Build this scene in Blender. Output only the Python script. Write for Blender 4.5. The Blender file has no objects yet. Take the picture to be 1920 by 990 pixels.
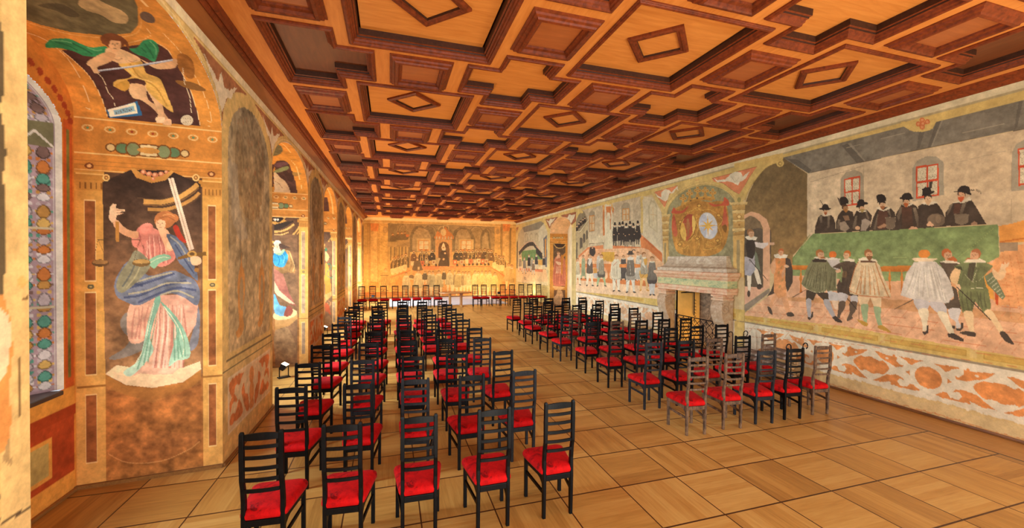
import bpy, bmesh, math, random
import numpy as np
from mathutils import Vector, Matrix

# ---------------------------------------------------------------- camera, sky, lamps, exposure
SC = bpy.context.scene
COL = SC.collection
CAM_F, CAM_YAW, CAM_PITCH, CAM_ROLL, CAM_H = 756.0, math.radians(16.85), math.radians(0.65), math.radians(0.28), 2.2
_fw = Vector((math.sin(CAM_YAW)*math.cos(CAM_PITCH), math.cos(CAM_YAW)*math.cos(CAM_PITCH), -math.sin(CAM_PITCH)))
_r0 = Vector((math.cos(CAM_YAW), -math.sin(CAM_YAW), 0)); _u0 = _r0.cross(_fw)
_rt = _r0*math.cos(CAM_ROLL) + _u0*math.sin(CAM_ROLL); _up = _u0*math.cos(CAM_ROLL) - _r0*math.sin(CAM_ROLL)
cam = bpy.data.cameras.new('camera'); cam.sensor_fit = 'HORIZONTAL'; cam.sensor_width = 36.0
cam.lens = CAM_F/1920*36.0; cam.clip_start = 0.05; cam.clip_end = 200
cam_o = bpy.data.objects.new('camera', cam); COL.objects.link(cam_o)
M = Matrix((( _rt.x, _up.x, -_fw.x, 0), (_rt.y, _up.y, -_fw.y, 0), (_rt.z, _up.z, -_fw.z, CAM_H), (0, 0, 0, 1)))
cam_o.matrix_world = M
SC.camera = cam_o
vs = SC.view_settings
vs.view_transform = 'Standard'; vs.look = 'None'; vs.gamma = 1.0; vs.use_curve_mapping = False
vs.exposure = 0.12
wd = bpy.data.worlds.new('sky'); SC.world = wd; wd.use_nodes = True
bg = wd.node_tree.nodes['Background']; bg.inputs[0].default_value = (0.78, 0.89, 1.0, 1); bg.inputs[1].default_value = 0.9

def area(name, loc, rot, sx, sy, power, color, spread=180):
    l = bpy.data.lights.new(name, 'AREA'); l.shape = 'RECTANGLE'; l.size = sx; l.size_y = sy
    l.energy = power; l.color = color; l.spread = math.radians(spread)
    o = bpy.data.objects.new(name, l); o.location = loc; o.rotation_euler = rot; COL.objects.link(o)
    return o
R = math.radians
# the niches of the window wall: (near jamb y, far jamb y)
NICHES = [(2.62, 4.93), (6.70, 9.18), (11.05, 13.35), (15.40, 17.72), (19.70, 22.05)]
# daylight coming in through each window of the left wall
WIN_P = 230
for k, (a, b) in enumerate(NICHES):
    area('window_daylight', (-3.95, (a+b)/2, 2.3), (0, R(-64), 0), 2.3, 1.3, WIN_P*(0.7, 1.9, 2.5, 3.0, 3.0)[k], (0.66, 0.84, 1.0), 105)
area('rear_fill_light', (2.9, -3.0, 2.4), (R(90), 0, 0), 8.0, 3.6, 440, (0.74, 0.90, 1.0))  # added area light at the open rear end, evens out the room light
# two unseen fill lights added behind the camera, turned up to brighten the ceiling
area('rear_ceiling_fill', (1.2, -0.6, 0.35), (R(180-25), 0, 0), 1.6, 0.5, 150, (1.0, 0.93, 0.78))
area('rear_ceiling_fill', (5.4, -0.6, 0.35), (R(180-25), 0, 0), 1.6, 0.5, 150, (1.0, 0.93, 0.78))
# warm floor spotlights (their housings are built further down)
def spot(name, loc, target, power, color, size=100, blend=0.6, rad=0.05):
    l = bpy.data.lights.new(name, 'SPOT'); l.energy = power; l.color = color; l.spot_size = R(size); l.spot_blend = blend
    l.shadow_soft_size = rad
    o = bpy.data.objects.new(name, l); o.location = loc
    o.rotation_euler = (Vector(target)-Vector(loc)).to_track_quat('-Z', 'Y').to_euler(); COL.objects.link(o)
    return o
WARM = (1.0, 0.78, 0.48)

# ---------------------------------------------------------------- helpers
def lin(c):
    out = []
    for v in c[:3]:
        v = v/255.0
        out.append(v/12.92 if v <= 0.04045 else ((v+0.055)/1.055)**2.4)
    return tuple(out)

class NT:
    def __init__(s, name):
        s.m = bpy.data.materials.new(name); s.m.use_nodes = True
        s.t = s.m.node_tree; s.b = s.t.nodes['Principled BSDF']
    def n(s, typ, **kw):
        nd = s.t.nodes.new(typ)
        for k, v in kw.items():
            if k.startswith('i_'):
                nd.inputs[int(k[2:])].default_value = v
            else: setattr(nd, k, v)
        return nd
    def l(s, a, b): s.t.links.new(a, b)
    def math(s, op, a, b=None):
        nd = s.n('ShaderNodeMath', operation=op)
        for i, x in enumerate((a, b)):
            if x is None: continue
            if isinstance(x, (int, float)): nd.inputs[i].default_value = x
            else: s.l(x, nd.inputs[i])
        return nd.outputs[0]
    def mix(s, fac, a, b, mode='MIX'):
        nd = s.n('ShaderNodeMix', data_type='RGBA', blend_type=mode)
        for i, x in ((0, fac), (6, a), (7, b)):
            if isinstance(x, (int, float)): nd.inputs[i].default_value = x
            elif isinstance(x, tuple): nd.inputs[i].default_value = (*x[:3], 1)
            else: s.l(x, nd.inputs[i])
        return nd.outputs[2]
    def ramp(s, fac, stops):
        nd = s.n('ShaderNodeValToRGB'); s.l(fac, nd.inputs[0]); e = nd.color_ramp.elements
        while len(e) < len(stops): e.new(0.5)
        for el, (p, c) in zip(e, stops): el.position = p; el.color = (*c[:3], 1)
        return nd.outputs[0]
    def coords(s, scale=(1, 1, 1), out='Object'):
        tc = s.n('ShaderNodeTexCoord'); mp = s.n('ShaderNodeMapping'); mp.inputs[3].default_value = scale
        s.l(tc.outputs[out], mp.inputs[0]); return mp.outputs[0]
    def noise(s, vec, scale, detail=3, rough=0.55, dist=0.0):
        nd = s.n('ShaderNodeTexNoise'); nd.inputs['Scale'].default_value = scale; nd.inputs['Detail'].default_value = detail
        nd.inputs['Roughness'].default_value = rough; nd.inputs['Distortion'].default_value = dist
        if vec is not None: s.l(vec, nd.inputs['Vector'])
        return nd.outputs[0]
    def bump(s, h, strength=0.2, dist=0.01):
        nd = s.n('ShaderNodeBump'); nd.inputs['Strength'].default_value = strength; nd.inputs['Distance'].default_value = dist
        s.l(h, nd.inputs['Height']); s.l(nd.outputs[0], s.b.inputs['Normal'])

def mat_simple(name, c, rough=0.6, metal=0.0, var=0.12, scale=8, bump=0.0, spec=0.5):
    t = NT(name); v = t.coords()
    nz = t.noise(v, scale, 4)
    a = lin(c); d = tuple(x*(1-var) for x in a); u = tuple(min(1, x*(1+var)) for x in a)
    t.l(t.ramp(nz, [(0.3, d), (0.7, u)]), t.b.inputs['Base Color'])
    t.b.inputs['Roughness'].default_value = rough; t.b.inputs['Metallic'].default_value = metal
    t.b.inputs['Specular IOR Level'].default_value = spec
    if bump: t.bump(nz, bump)
    return t.m

def mat_wood(name, c1, c2, rough=0.45, grain=(1, 14, 14), scale=3.0, spec=0.5, bump=0.05):
    t = NT(name); v = t.coords(grain)
    n1 = t.noise(v, scale, 5, 0.6, 0.6)
    n2 = t.noise(t.coords((1, 1, 1)), 1.1, 2)
    f = t.math('ADD', t.math('MULTIPLY', n1, 0.7), t.math('MULTIPLY', n2, 0.3))
    t.l(t.ramp(f, [(0.32, lin(c1)), (0.68, lin(c2))]), t.b.inputs['Base Color'])
    t.b.inputs['Roughness'].default_value = rough; t.b.inputs['Specular IOR Level'].default_value = spec
    if bump: t.bump(n1, bump)
    return t.m

def mesh_obj(name, verts, faces, mats, parent=None, mi=None, smooth=False):
    me = bpy.data.meshes.new(name); me.from_pydata([tuple(v) for v in verts], [], faces)
    for m in (mats if isinstance(mats, (list, tuple)) else [mats]): me.materials.append(m)
    if mi is not None: me.polygons.foreach_set('material_index', mi)
    if smooth: me.polygons.foreach_set('use_smooth', [True]*len(faces))
    me.update()
    o = bpy.data.objects.new(name, me); COL.objects.link(o)
    if parent is not None: o.parent = parent
    return o

def bm_obj(name, bm, mats, parent=None, smooth=None):
    me = bpy.data.meshes.new(name); bmesh.ops.recalc_face_normals(bm, faces=bm.faces); bm.to_mesh(me); bm.free()
    for m in (mats if isinstance(mats, (list, tuple)) else [mats]): me.materials.append(m)
    if smooth: 
        me.polygons.foreach_set('use_smooth', [True]*len(me.polygons))
    o = bpy.data.objects.new(name, me); COL.objects.link(o)
    if parent is not None: o.parent = parent
    return o

def box(bm, c, s, rot=None, mi=0, bevel=0.0):
    r = bmesh.ops.create_cube(bm, size=1.0)
    vs_ = r['verts']
    for v in vs_:
        p = Vector((v.co.x*s[0], v.co.y*s[1], v.co.z*s[2]))
        if rot is not None: p = rot @ p
        v.co = p + Vector(c)
    fs = {f for v in vs_ for f in v.link_faces}
    for f in fs: f.material_index = mi
    if bevel:
        es = {e for v in vs_ for e in v.link_edges}
        bmesh.ops.bevel(bm, geom=list(es), offset=bevel, segments=2, profile=0.6, affect='EDGES')

def sweep(bm, path, rad, n=8, up=(0, 0, 1), closed=False, mi=0, flat=None):
    """tube (or flat bar when flat=(w,h)) along a path of points"""
    P = [Vector(p) for p in path]; rings = []
    N = len(P)
    for i, p in enumerate(P):
        a = P[(i-1) % N] if (closed or i > 0) else p; b = P[(i+1) % N] if (closed or i < N-1) else p
        t = (b-a).normalized(); u = Vector(up)
        if abs(t.dot(u)) > 0.95: u = Vector((1, 0, 0)) if abs(t.x) < 0.9 else Vector((0, 1, 0))
        x = t.cross(u).normalized(); y = x.cross(t).normalized()
        ring = []
        r = rad[i] if isinstance(rad, (list, tuple)) else rad
        if flat:
            for sx, sy in ((-1, -1), (1, -1), (1, 1), (-1, 1)): ring.append(bm.verts.new(p + x*sx*flat[0]/2 + y*sy*flat[1]/2))
        else:
            for k in range(n):
                an = 2*math.pi*k/n; ring.append(bm.verts.new(p + x*math.cos(an)*r + y*math.sin(an)*r))
        rings.append(ring)
    m = len(rings[0])
    for i in range(N if closed else N-1):
        A, B = rings[i], rings[(i+1) % N]
        for k in range(m):
            f = bm.faces.new((A[k], A[(k+1) % m], B[(k+1) % m], B[k])); f.material_index = mi
    if not closed:
        for ring in (rings[0], rings[-1]):
            f = bm.faces.new(ring); f.material_index = mi

def prism(bm, poly, axis, a, b, mi=0):
    """extrude a 2-D outline along axis ('x','y','z') between a and b"""
    def pt(p, h):
        if axis == 'x': return (h, p[0], p[1])
        if axis == 'y': return (p[0], h, p[1])
        return (p[0], p[1], h)
    A = [bm.verts.new(pt(p, a)) for p in poly]; B = [bm.verts.new(pt(p, b)) for p in poly]
    n = len(poly); fs = [bm.faces.new(A), bm.faces.new(B)]
    for k in range(n): fs.append(bm.faces.new((A[k], A[(k+1) % n], B[(k+1) % n], B[k])))
    for f in fs: f.material_index = mi

def empty(name, loc=(0, 0, 0), rz=0.0):
    o = bpy.data.objects.new(name, None); COL.objects.link(o); o.location = loc; o.rotation_euler = (0, 0, rz); o.empty_display_size = 0.1
    return o
def tag(o, label=None, cat=None, group=None, kind=None):
    if label: o['label'] = label
    if cat: o['category'] = cat
    if group: o['group'] = group
    if kind: o['kind'] = kind
    return o
def structure(o): o['kind'] = 'structure'; return o
# ---------------------------------------------------------------- room measures
XR = 7.35                                   # right wall
YB = 23.5                                   # end wall
YF = -1.2                                   # where the modelled room ends behind the camera
ZW = 4.37                                   # wall top
ZC = 4.50                                   # underside of the ceiling boards
def XL(y): return -1.70 + 0.0163*(y-4.0)    # left wall leans in slightly towards the far end
FIRE = (7.62, 9.00, 0.0, 1.40)              # firebox opening in the right wall (y0,y1,z0,z1)
RN = (15.56, 18.00, 3.45, 0.66)             # niche in the right wall (y0,y1,springing,rise)
SPR, RISE = 3.53, 0.63                      # springing and rise of the window-niche arches

# plaster that carries the frescoes: pigment from the colour attribute, weathered by procedural stains
def fresco_material():
    t = NT('fresco_plaster'); at = t.n('ShaderNodeAttribute', attribute_name='pigment')
    v = t.coords()
    n1 = t.noise(v, 2.3, 6, 0.65); n2 = t.noise(v, 55.0, 3, 0.6); n3 = t.noise(v, 9.0, 5, 0.7)
    f = t.ramp(n1, [(0.30, (0.93, 0.92, 0.89)), (0.70, (1.06, 1.05, 1.03))])
    g = t.ramp(n2, [(0.25, (0.90, 0.90, 0.90)), (0.75, (1.08, 1.08, 1.08))])
    h = t.ramp(n3, [(0.28, (0.92, 0.91, 0.89)), (0.62, (1.04, 1.04, 1.04))])
    c = t.mix(1.0, at.outputs[0], f, 'MULTIPLY'); c = t.mix(1.0, c, g, 'MULTIPLY'); c = t.mix(1.0, c, h, 'MULTIPLY')
    t.l(c, t.b.inputs['Base Color']); t.b.inputs['Roughness'].default_value = 0.88
    t.b.inputs['Specular IOR Level'].default_value = 0.15
    t.bump(n3, 0.12, 0.006)
    return t.m
FRESCO = fresco_material()

def floor_material():
    t = NT('parquet'); tc = t.n('ShaderNodeTexCoord'); sp = t.n('ShaderNodeSeparateXYZ'); t.l(tc.outputs['Object'], sp.inputs[0])
    x, y = sp.outputs[0], sp.outputs[1]; TW = 0.632
    u = t.math('DIVIDE', t.math('SUBTRACT', x, 2.150), TW); v = t.math('DIVIDE', t.math('SUBTRACT', y, 2.779), TW)
    iu, iv = t.math('FLOOR', u), t.math('FLOOR', v); fu, fv = t.math('FRACT', u), t.math('FRACT', v)
    par = t.math('FLOORED_MODULO', t.math('ADD', iu, iv), 2.0)
    cb = t.n('ShaderNodeCombineXYZ'); t.l(iu, cb.inputs[0]); t.l(iv, cb.inputs[1])
    wn = t.n('ShaderNodeTexWhiteNoise', noise_dimensions='2D'); t.l(cb.outputs[0], wn.inputs['Vector'])
    # staves: along y on even panels, along x on odd ones
    def mixf(f, a, b):
        nd = t.n('ShaderNodeMix', data_type='FLOAT'); t.l(f, nd.inputs[0]); t.l(a, nd.inputs[2]); t.l(b, nd.inputs[3]); return nd.outputs[0]
    across = mixf(par, fu, fv); along = mixf(par, fv, fu)
    st = t.math('FLOOR', t.math('MULTIPLY', across, 7.0))
    cb2 = t.n('ShaderNodeCombineXYZ'); t.l(iu, cb2.inputs[0]); t.l(iv, cb2.inputs[1]); t.l(st, cb2.inputs[2])
    wn2 = t.n('ShaderNodeTexWhiteNoise', noise_dimensions='3D'); t.l(cb2.outputs[0], wn2.inputs['Vector'])
    cb3 = t.n('ShaderNodeCombineXYZ'); t.l(t.math('MULTIPLY', across, 26.0), cb3.inputs[0]); t.l(t.math('MULTIPLY', along, 2.0), cb3.inputs[1]); t.l(t.math('MULTIPLY', wn.outputs[0], 40.0), cb3.inputs[2])
    gr = t.noise(cb3.outputs[0], 1.0, 5, 0.6, 0.4)
    f = t.math('ADD', t.math('MULTIPLY', gr, 0.55), t.math('MULTIPLY', wn2.outputs[0], 0.22))
    f = t.math('ADD', f, t.math('MULTIPLY', wn.outputs[0], 0.23))
    wood = t.ramp(f, [(0.18, lin((146, 98, 42))), (0.5, lin((192, 140, 68))), (0.85, lin((216, 172, 96)))])
    # dark seams between panels
    du = t.math('MINIMUM', fu, t.math('SUBTRACT', 1.0, fu)); dv = t.math('MINIMUM', fv, t.math('SUBTRACT', 1.0, fv))
    su = t.math('LESS_THAN', du, 0.0095); sv = t.math('LESS_THAN', dv, 0.013)
    seam = t.math('MAXIMUM', su, sv)
    # plain border boards along the right wall
    bd = t.math('GREATER_THAN', x, 6.69); nb = t.math('SUBTRACT', 1.0, bd); seam = t.math('MULTIPLY', seam, nb)
    bl = t.math('LESS_THAN', t.math('ABSOLUTE', t.math('SUBTRACT', x, 6.69)), 0.016); seam = t.math('MAXIMUM', seam, bl)
    bw = t.ramp(t.noise(t.coords((16, 1.2, 1)), 2.0, 4), [(0.3, lin((164, 108, 46))), (0.7, lin((190, 134, 66)))])
    wood = t.mix(bd, wood, bw)
    col = t.mix(seam, wood, lin((74, 40, 20)))
    t.l(col, t.b.inputs['Base Color'])
    rg = t.n('ShaderNodeMapRange'); t.l(gr, rg.inputs[0]); rg.inputs[3].default_value = 0.24; rg.inputs[4].default_value = 0.42
    t.l(rg.outputs[0], t.b.inputs['Roughness']); t.b.inputs['Specular IOR Level'].default_value = 0.38
    t.bump(seam, -0.15, 0.003)
    return t.m
FLOOR_M = floor_material()

bm = bmesh.new()
box(bm, (2.0, (YF+YB)/2+0.3, -0.05), (12.6, YB-YF+1.4, 0.10))
structure(bm_obj('floor', bm, FLOOR_M))

class Sheet:
    """a plaster surface as a fine grid; s,t are metres along it, pos(s,t) its place, to_st(u,v) where a sight line from the photo meets it"""
    def __init__(self, name, S, T, pos, to_st, base, hole=None, parent=None):
        self.S, self.T = np.asarray(S, float), np.asarray(T, float); self.to_st = to_st; self.k = (0, 0, 1.0)
        self.nS, self.nT = len(S), len(T)
        s, t = np.meshgrid(self.S, self.T); self.s, self.t = s, t
        P = pos(s, t); self.P = P
        self.img = np.empty((self.nT, self.nS, 3)); self.img[:] = base
        rng = np.random.default_rng(len(name)*7+self.nS)
        self.n1 = self._fbm(rng, 0.9); self.n2 = self._fbm(rng, 0.16); self.n3 = self._fbm(rng, 0.05)
        idx = np.arange(self.nS*self.nT).reshape(self.nT, self.nS)
        q = np.stack([idx[:-1, :-1], idx[:-1, 1:], idx[1:, 1:], idx[1:, :-1]], -1).reshape(-1, 4)
        if hole is not None:
            cs = (s[:-1, :-1]+s[1:, 1:])/2; ct = (t[:-1, :-1]+t[1:, 1:])/2
            q = q[~hole(cs, ct).ravel()]
        me = bpy.data.meshes.new(name); V = P.reshape(-1, 3)
        me.vertices.add(len(V)); me.vertices.foreach_set('co', V.ravel().astype(np.float32))
        me.loops.add(q.size); me.loops.foreach_set('vertex_index', q.ravel().astype(np.int32))
        me.polygons.add(len(q)); me.polygons.foreach_set('loop_start', (np.arange(len(q))*4).astype(np.int32))
        me.polygons.foreach_set('use_smooth', np.ones(len(q), bool))
        me.materials.append(FRESCO); me.update(calc_edges=True)
        self.me = me; self.o = bpy.data.objects.new(name, me); COL.objects.link(self.o)
        if parent is not None: self.o.parent = parent
    def _fbm(self, rng, size):
        out = np.zeros((self.nT, self.nS)); amp = 1.0; tot = 0
        x = (self.s - self.s.min()); y = (self.t - self.t.min())
        for o in range(3):
            h = size/(2**o); gx = int(x.max()/h)+3; gy = int(y.max()/h)+3
            g = rng.uniform(-1, 1, (gy, gx))
            fx, fy = x/h, y/h; ix, iy = fx.astype(int), fy.astype(int); fx = fx-ix; fy = fy-iy
            fx = fx*fx*(3-2*fx); fy = fy*fy*(3-2*fy)
            out += amp*((g[iy, ix]*(1-fx)+g[iy, ix+1]*fx)*(1-fy)+(g[iy+1, ix]*(1-fx)+g[iy+1, ix+1]*fx)*fy)
            tot += amp; amp *= 0.55
        return out/tot
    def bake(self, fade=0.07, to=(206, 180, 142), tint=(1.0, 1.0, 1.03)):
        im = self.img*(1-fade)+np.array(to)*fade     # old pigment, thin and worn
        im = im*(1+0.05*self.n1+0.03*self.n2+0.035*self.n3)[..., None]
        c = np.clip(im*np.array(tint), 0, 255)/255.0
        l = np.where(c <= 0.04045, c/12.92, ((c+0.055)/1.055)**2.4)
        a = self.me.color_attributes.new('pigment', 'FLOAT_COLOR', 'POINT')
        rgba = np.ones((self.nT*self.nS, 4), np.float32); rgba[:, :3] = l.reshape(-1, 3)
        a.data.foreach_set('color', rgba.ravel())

# sight lines of the photograph, used to place painted outlines on the walls they are painted on
_F, _RT, _UP = np.array(_fw), np.array(_rt), np.array(_up); EYE = np.array([0, 0, CAM_H])
def rays(u, v): 
    u = np.asarray(u, float); v = np.asarray(v, float)
    return _F + np.multiply.outer((u-960)/CAM_F, _RT) + np.multiply.outer((495-v)/CAM_F, _UP)
def on_x(x):
    def f(u, v): d = rays(u, v); k = x/d[..., 0]; return d[..., 1]*k, CAM_H+d[..., 2]*k
    return f
def on_y(y):
    def f(u, v): d = rays(u, v); k = y/d[..., 1]; return d[..., 0]*k, CAM_H+d[..., 2]*k
    return f
def on_line(p, q):      # vertical plane through two plan points; s = distance from p towards q
    p, q = np.array(p, float), np.array(q, float); e = (q-p)/np.linalg.norm(q-p); n = np.array([e[1], -e[0]])
    def f(u, v):
        d = rays(u, v); k = (p@n)/(d[..., :2]@n); X = d[..., :2]*k[..., None]
        return (X-p)@e, CAM_H+d[..., 2]*k
    return f
def span(a, b, h): return np.linspace(a, b, max(2, int(round(abs(b-a)/h))+1))
def arch_z(y, y0, y1, spr, rise):
    u = np.clip((y-(y0+y1)/2)/((y1-y0)/2), -1, 1); return spr + rise*np.sqrt(np.maximum(0, 1-u*u))

OCHRE, CREAM = (204, 168, 92), (212, 190, 150)
# right wall; columns get closer together where the wall is near
ys = [2.2]
while ys[-1] < YB: ys.append(ys[-1] + 0.0042*(1+((ys[-1])/5.2)**1.75))
YS = np.append(np.array(ys)[:-1], YB)
YS = np.unique(np.concatenate([YS, [FIRE[0], FIRE[1], RN[0], RN[1]]]))
def right_hole(s, t):
    fire = (s > FIRE[0]) & (s < FIRE[1]) & (t < FIRE[3])
    niche = (s > RN[0]) & (s < RN[1]) & (t < arch_z(s, RN[0], RN[1], RN[2], RN[3]))
    return fire | niche
SH = {}
SH['right'] = Sheet('wall_right', YS, span(0, 4.42, 0.0105), lambda s, t: np.stack([np.full_like(s, XR), s, t], -1), on_x(XR), (200, 170, 125), right_hole)
SH['back'] = Sheet('wall_back', span(-1.42, XR, 0.02), span(0, 4.42, 0.016), lambda s, t: np.stack([s, np.full_like(s, YB), t], -1), on_y(YB), (205, 150, 70))
structure(SH['right'].o); structure(SH['back'].o)
# plain part of the right wall beside and behind the camera
bm = bmesh.new(); box(bm, (XR+0.15, (YF+2.2)/2, 2.2), (0.3, 2.2-YF, 4.44))
PLASTER = mat_simple('plain_plaster', (206, 178, 132), 0.9, var=0.15, scale=3)
structure(bm_obj('wall_right_near', bm, PLASTER))

# left wall: one front face pierced by the arched window niches
LP, LQ = (XL(0.0), 0.0), (XL(YB), YB)
_ll = math.hypot(LQ[0]-LP[0], LQ[1]-LP[1])
lys = [YF]
while lys[-1] < YB: lys.append(lys[-1] + (0.012 if 2.0 < lys[-1] < 6.9 else 0.02 if lys[-1] < 11.2 else 0.035))
LYS = np.unique(np.concatenate([np.array(lys[:-1]), [YB], np.array(NICHES).ravel()]))
def left_hole(s, t):
    m = np.zeros_like(s, bool)
    for a, b in NICHES: m |= (s > a) & (s < b) & (t < arch_z(s, a, b, SPR, RISE))
    return m
def left_st(u, v):
    s, t = on_line(LP, LQ)(u, v); return s*(YB/_ll), t
# extra columns beside each arch keep its outline crisp
SH['left'] = Sheet('wall_left', LYS, span(0, 4.36, 0.012), lambda s, t: np.stack([-1.70+0.0163*(s-4.0), s, t], -1), left_st, (200, 168, 105), left_hole)
structure(SH['left'].o)

# ---- the window niches: jambs, vault, window wall, window
JAMB, VAULT = [], []
ND = 1.14                                   # niche depth
GLASS_T = NT('window_glass'); GLASS_T.b.inputs['Roughness'].default_value = 0.04; GLASS_T.b.inputs['Base Color'].default_value = (0.9, 0.95, 0.95, 1)
_tr = GLASS_T.n('ShaderNodeBsdfTransparent'); _ms = GLASS_T.n('ShaderNodeMixShader'); _ms.inputs[0].default_value = 0.12
GLASS_T.l(_tr.outputs[0], _ms.inputs[1]); GLASS_T.l(GLASS_T.b.outputs[0], _ms.inputs[2]); GLASS_T.l(_ms.outputs[0], GLASS_T.t.nodes['Material Output'].inputs[0])
GLASS = GLASS_T.m
WINFRAME = mat_simple('painted_window_frame', (225, 215, 195), 0.5)
SILL = mat_simple('dark_stone_sill', (62, 48, 44), 0.35, var=0.2)
def ellipse_st(y0, y1, x_f, spr, rise, shrink, depth):
    yc, hw = (y0+y1)/2, (y1-y0)/2
    def f(u, v):            # where a sight line meets the vault: march, then bisect
        d = rays(u, v); k0 = x_f/d[..., 0]
        def g(k):
            x = d[..., 0]*k; y = d[..., 1]*k; z = CAM_H+d[..., 2]*k
            dep = np.clip((x_f-x)/depth, -0.2, 1.5); w = hw-shrink*dep; r = rise-0.04*dep
            return ((y-yc)/w)**2 + ((z-spr)/r)**2 - 1
        lo, hi = k0*1.0, k0*1.9
        for _ in range(40):
            mid = (lo+hi)/2; ins = g(mid) < 0
            lo = np.where(ins, mid, lo); hi = np.where(ins, hi, mid)
        x = d[..., 0]*lo; y = d[..., 1]*lo; z = CAM_H+d[..., 2]*lo
        return np.arctan2((z-spr)/rise, (y-yc)/hw), (x_f-x)
    return f
for k, (a, b) in enumerate(NICHES):
    xf = XL((a+b)/2); yc, hw = (a+b)/2, (b-a)/2; sh = 0.10
    fine = [0.0045, 0.010, 0.02, 0.03, 0.04][k]
    p, q = (XL(b), b), (xf-ND, b-sh); L = math.hypot(q[0]-p[0], q[1]-p[1])
    e = ((q[0]-p[0])/L, (q[1]-p[1])/L)
    J = Sheet('niche_jamb', span(0, L, fine), span(0, SPR, fine*1.5), (lambda p, e: lambda s, t: np.stack([p[0]+e[0]*s, p[1]+e[1]*s, t], -1))(p, e), on_line(p, q), (196, 132, 58), parent=SH['left'].o)
    JAMB.append(J)
    p2, q2 = (XL(a), a), (xf-ND, a+sh); L2 = math.hypot(q2[0]-p2[0], q2[1]-p2[1]); e2 = ((q2[0]-p2[0])/L2, (q2[1]-p2[1])/L2)
    Jn = Sheet('niche_jamb', span(0, L2, 0.06), span(0, SPR, 0.06), (lambda p, e: lambda s, t: np.stack([p[0]+e[0]*s, p[1]+e[1]*s, t], -1))(p2, e2), on_line(p2, q2), (196, 132, 58), parent=SH['left'].o)
    Jn.bake()
    def vpos(s, t, yc=yc, hw=hw, xf=xf, a=a, b=b):
        dep = t/ND; w = hw-sh*dep; r = RISE-0.04*dep
        y = yc+w*np.cos(s); xx = (-1.70+0.0163*(y-4.0))*(1-dep)+(xf-ND)*dep
        return np.stack([xx, y, SPR+r*np.sin(s)], -1)
    V = Sheet('niche_vault', span(0, math.pi, fine*1.4), span(0, ND, fine*1.4), vpos, ellipse_st(a, b, xf, SPR, RISE, sh, ND), (196, 130, 56), parent=SH['left'].o)
    VAULT.append(V)
    # window wall at the back of the niche with the splayed window opening
    xb = xf-ND; y0w, y1w, z0w, zs, rw = a+0.26, b-0.24, 1.00, 3.36, 0.42
    def whole(s, t): return (s > y0w) & (s < y1w) & (t > z0w) & (t < arch_z(s, y0w, y1w, zs, rw))
    W = Sheet('window_wall', np.unique(np.concatenate([span(a+sh, b-sh, max(fine*2, 0.012)), [y0w, y1w]])), np.unique(np.concatenate([span(0, 4.14, max(fine*2, 0.012)), [z0w]])),
              (lambda xb: lambda s, t: np.stack([np.full_like(s, xb), s, t], -1))(xb), on_x(xb), (190, 120, 52), whole, parent=SH['left'].o)
    W.rect = (y0w, y1w, z0w, zs, rw, xb); J.wall = W
    # splayed reveal of the opening (one strip round the arch)
    prof = [(y1w, z0w)] + [(y1w, z) for z in span(z0w, zs, 0.01)[1:]] + [((y0w+y1w)/2+(y1w-y0w)/2*math.cos(an), zs+rw*math.sin(an)) for an in span(0, math.pi, 0.03)[1:-1]] + [(y0w, z) for z in span(zs, z0w, 0.02)]
    prof = np.array(prof); RD = 0.50
    ln = np.concatenate([[0], np.cumsum(np.hypot(*np.diff(prof, axis=0).T))])
    cen = np.array([(y0w+y1w)/2, 2.2])
    SPLAY = 0.50 if k == 0 else 0.18
    def rpos(s, t, prof=prof, ln=ln, xb=xb, cen=cen, SPLAY=SPLAY):
        y = np.interp(s, ln, prof[:, 0]); z = np.interp(s, ln, prof[:, 1]); f = t/RD
        y2 = y + (cen[0]-y)*SPLAY*f; z2 = z + np.where(z > 3.3, -(z-3.3)*0.6*f, 0)
        return np.stack([xb-t, y2, z2], -1)
    RV = Sheet('window_reveal', ln, span(0, RD, 0.005 if k == 0 else 0.08), rpos, None, (205, 190, 170), parent=SH['left'].o)
    RV.prof, RV.ln = prof, ln; J.reveal = RV
    bm = bmesh.new(); box(bm, (xb-0.25, (y0w+y1w)/2, z0w-0.02), (0.56, y1w-y0w-0.1, 0.04), bevel=0.008)
    so = bm_obj('window_sill', bm, SILL, SH['left'].o)
    # window: frame, crossbars and panes set in the outer plane of the reveal
    w0, w1 = (y0w+y1w)/2-(y1w-y0w)*(1-SPLAY)/2, (y0w+y1w)/2+(y1w-y0w)*(1-SPLAY)/2; yc = (w0+w1)/2; xw = xb-RD
    win = empty('window_%d' % (k+1), (xw, yc, z0w)); structure(win)
    bm = bmesh.new()
    for yy in (w0+0.03, yc, w1-0.03): box(bm, (0, yy-yc, (3.46-z0w)/2), (0.06, 0.06, 3.46-z0w))
    for zz in (0.03, 0.9, 1.7, 2.43): box(bm, (0, 0, zz), (0.05, w1-w0, 0.05))
    fo = bm_obj('window_frame', bm, WINFRAME, win)
    bm = bmesh.new(); box(bm, (0, 0, (3.46-z0w)/2), (0.008, w1-w0, 3.46-z0w)); bm_obj('pane', bm, GLASS, win)

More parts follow.
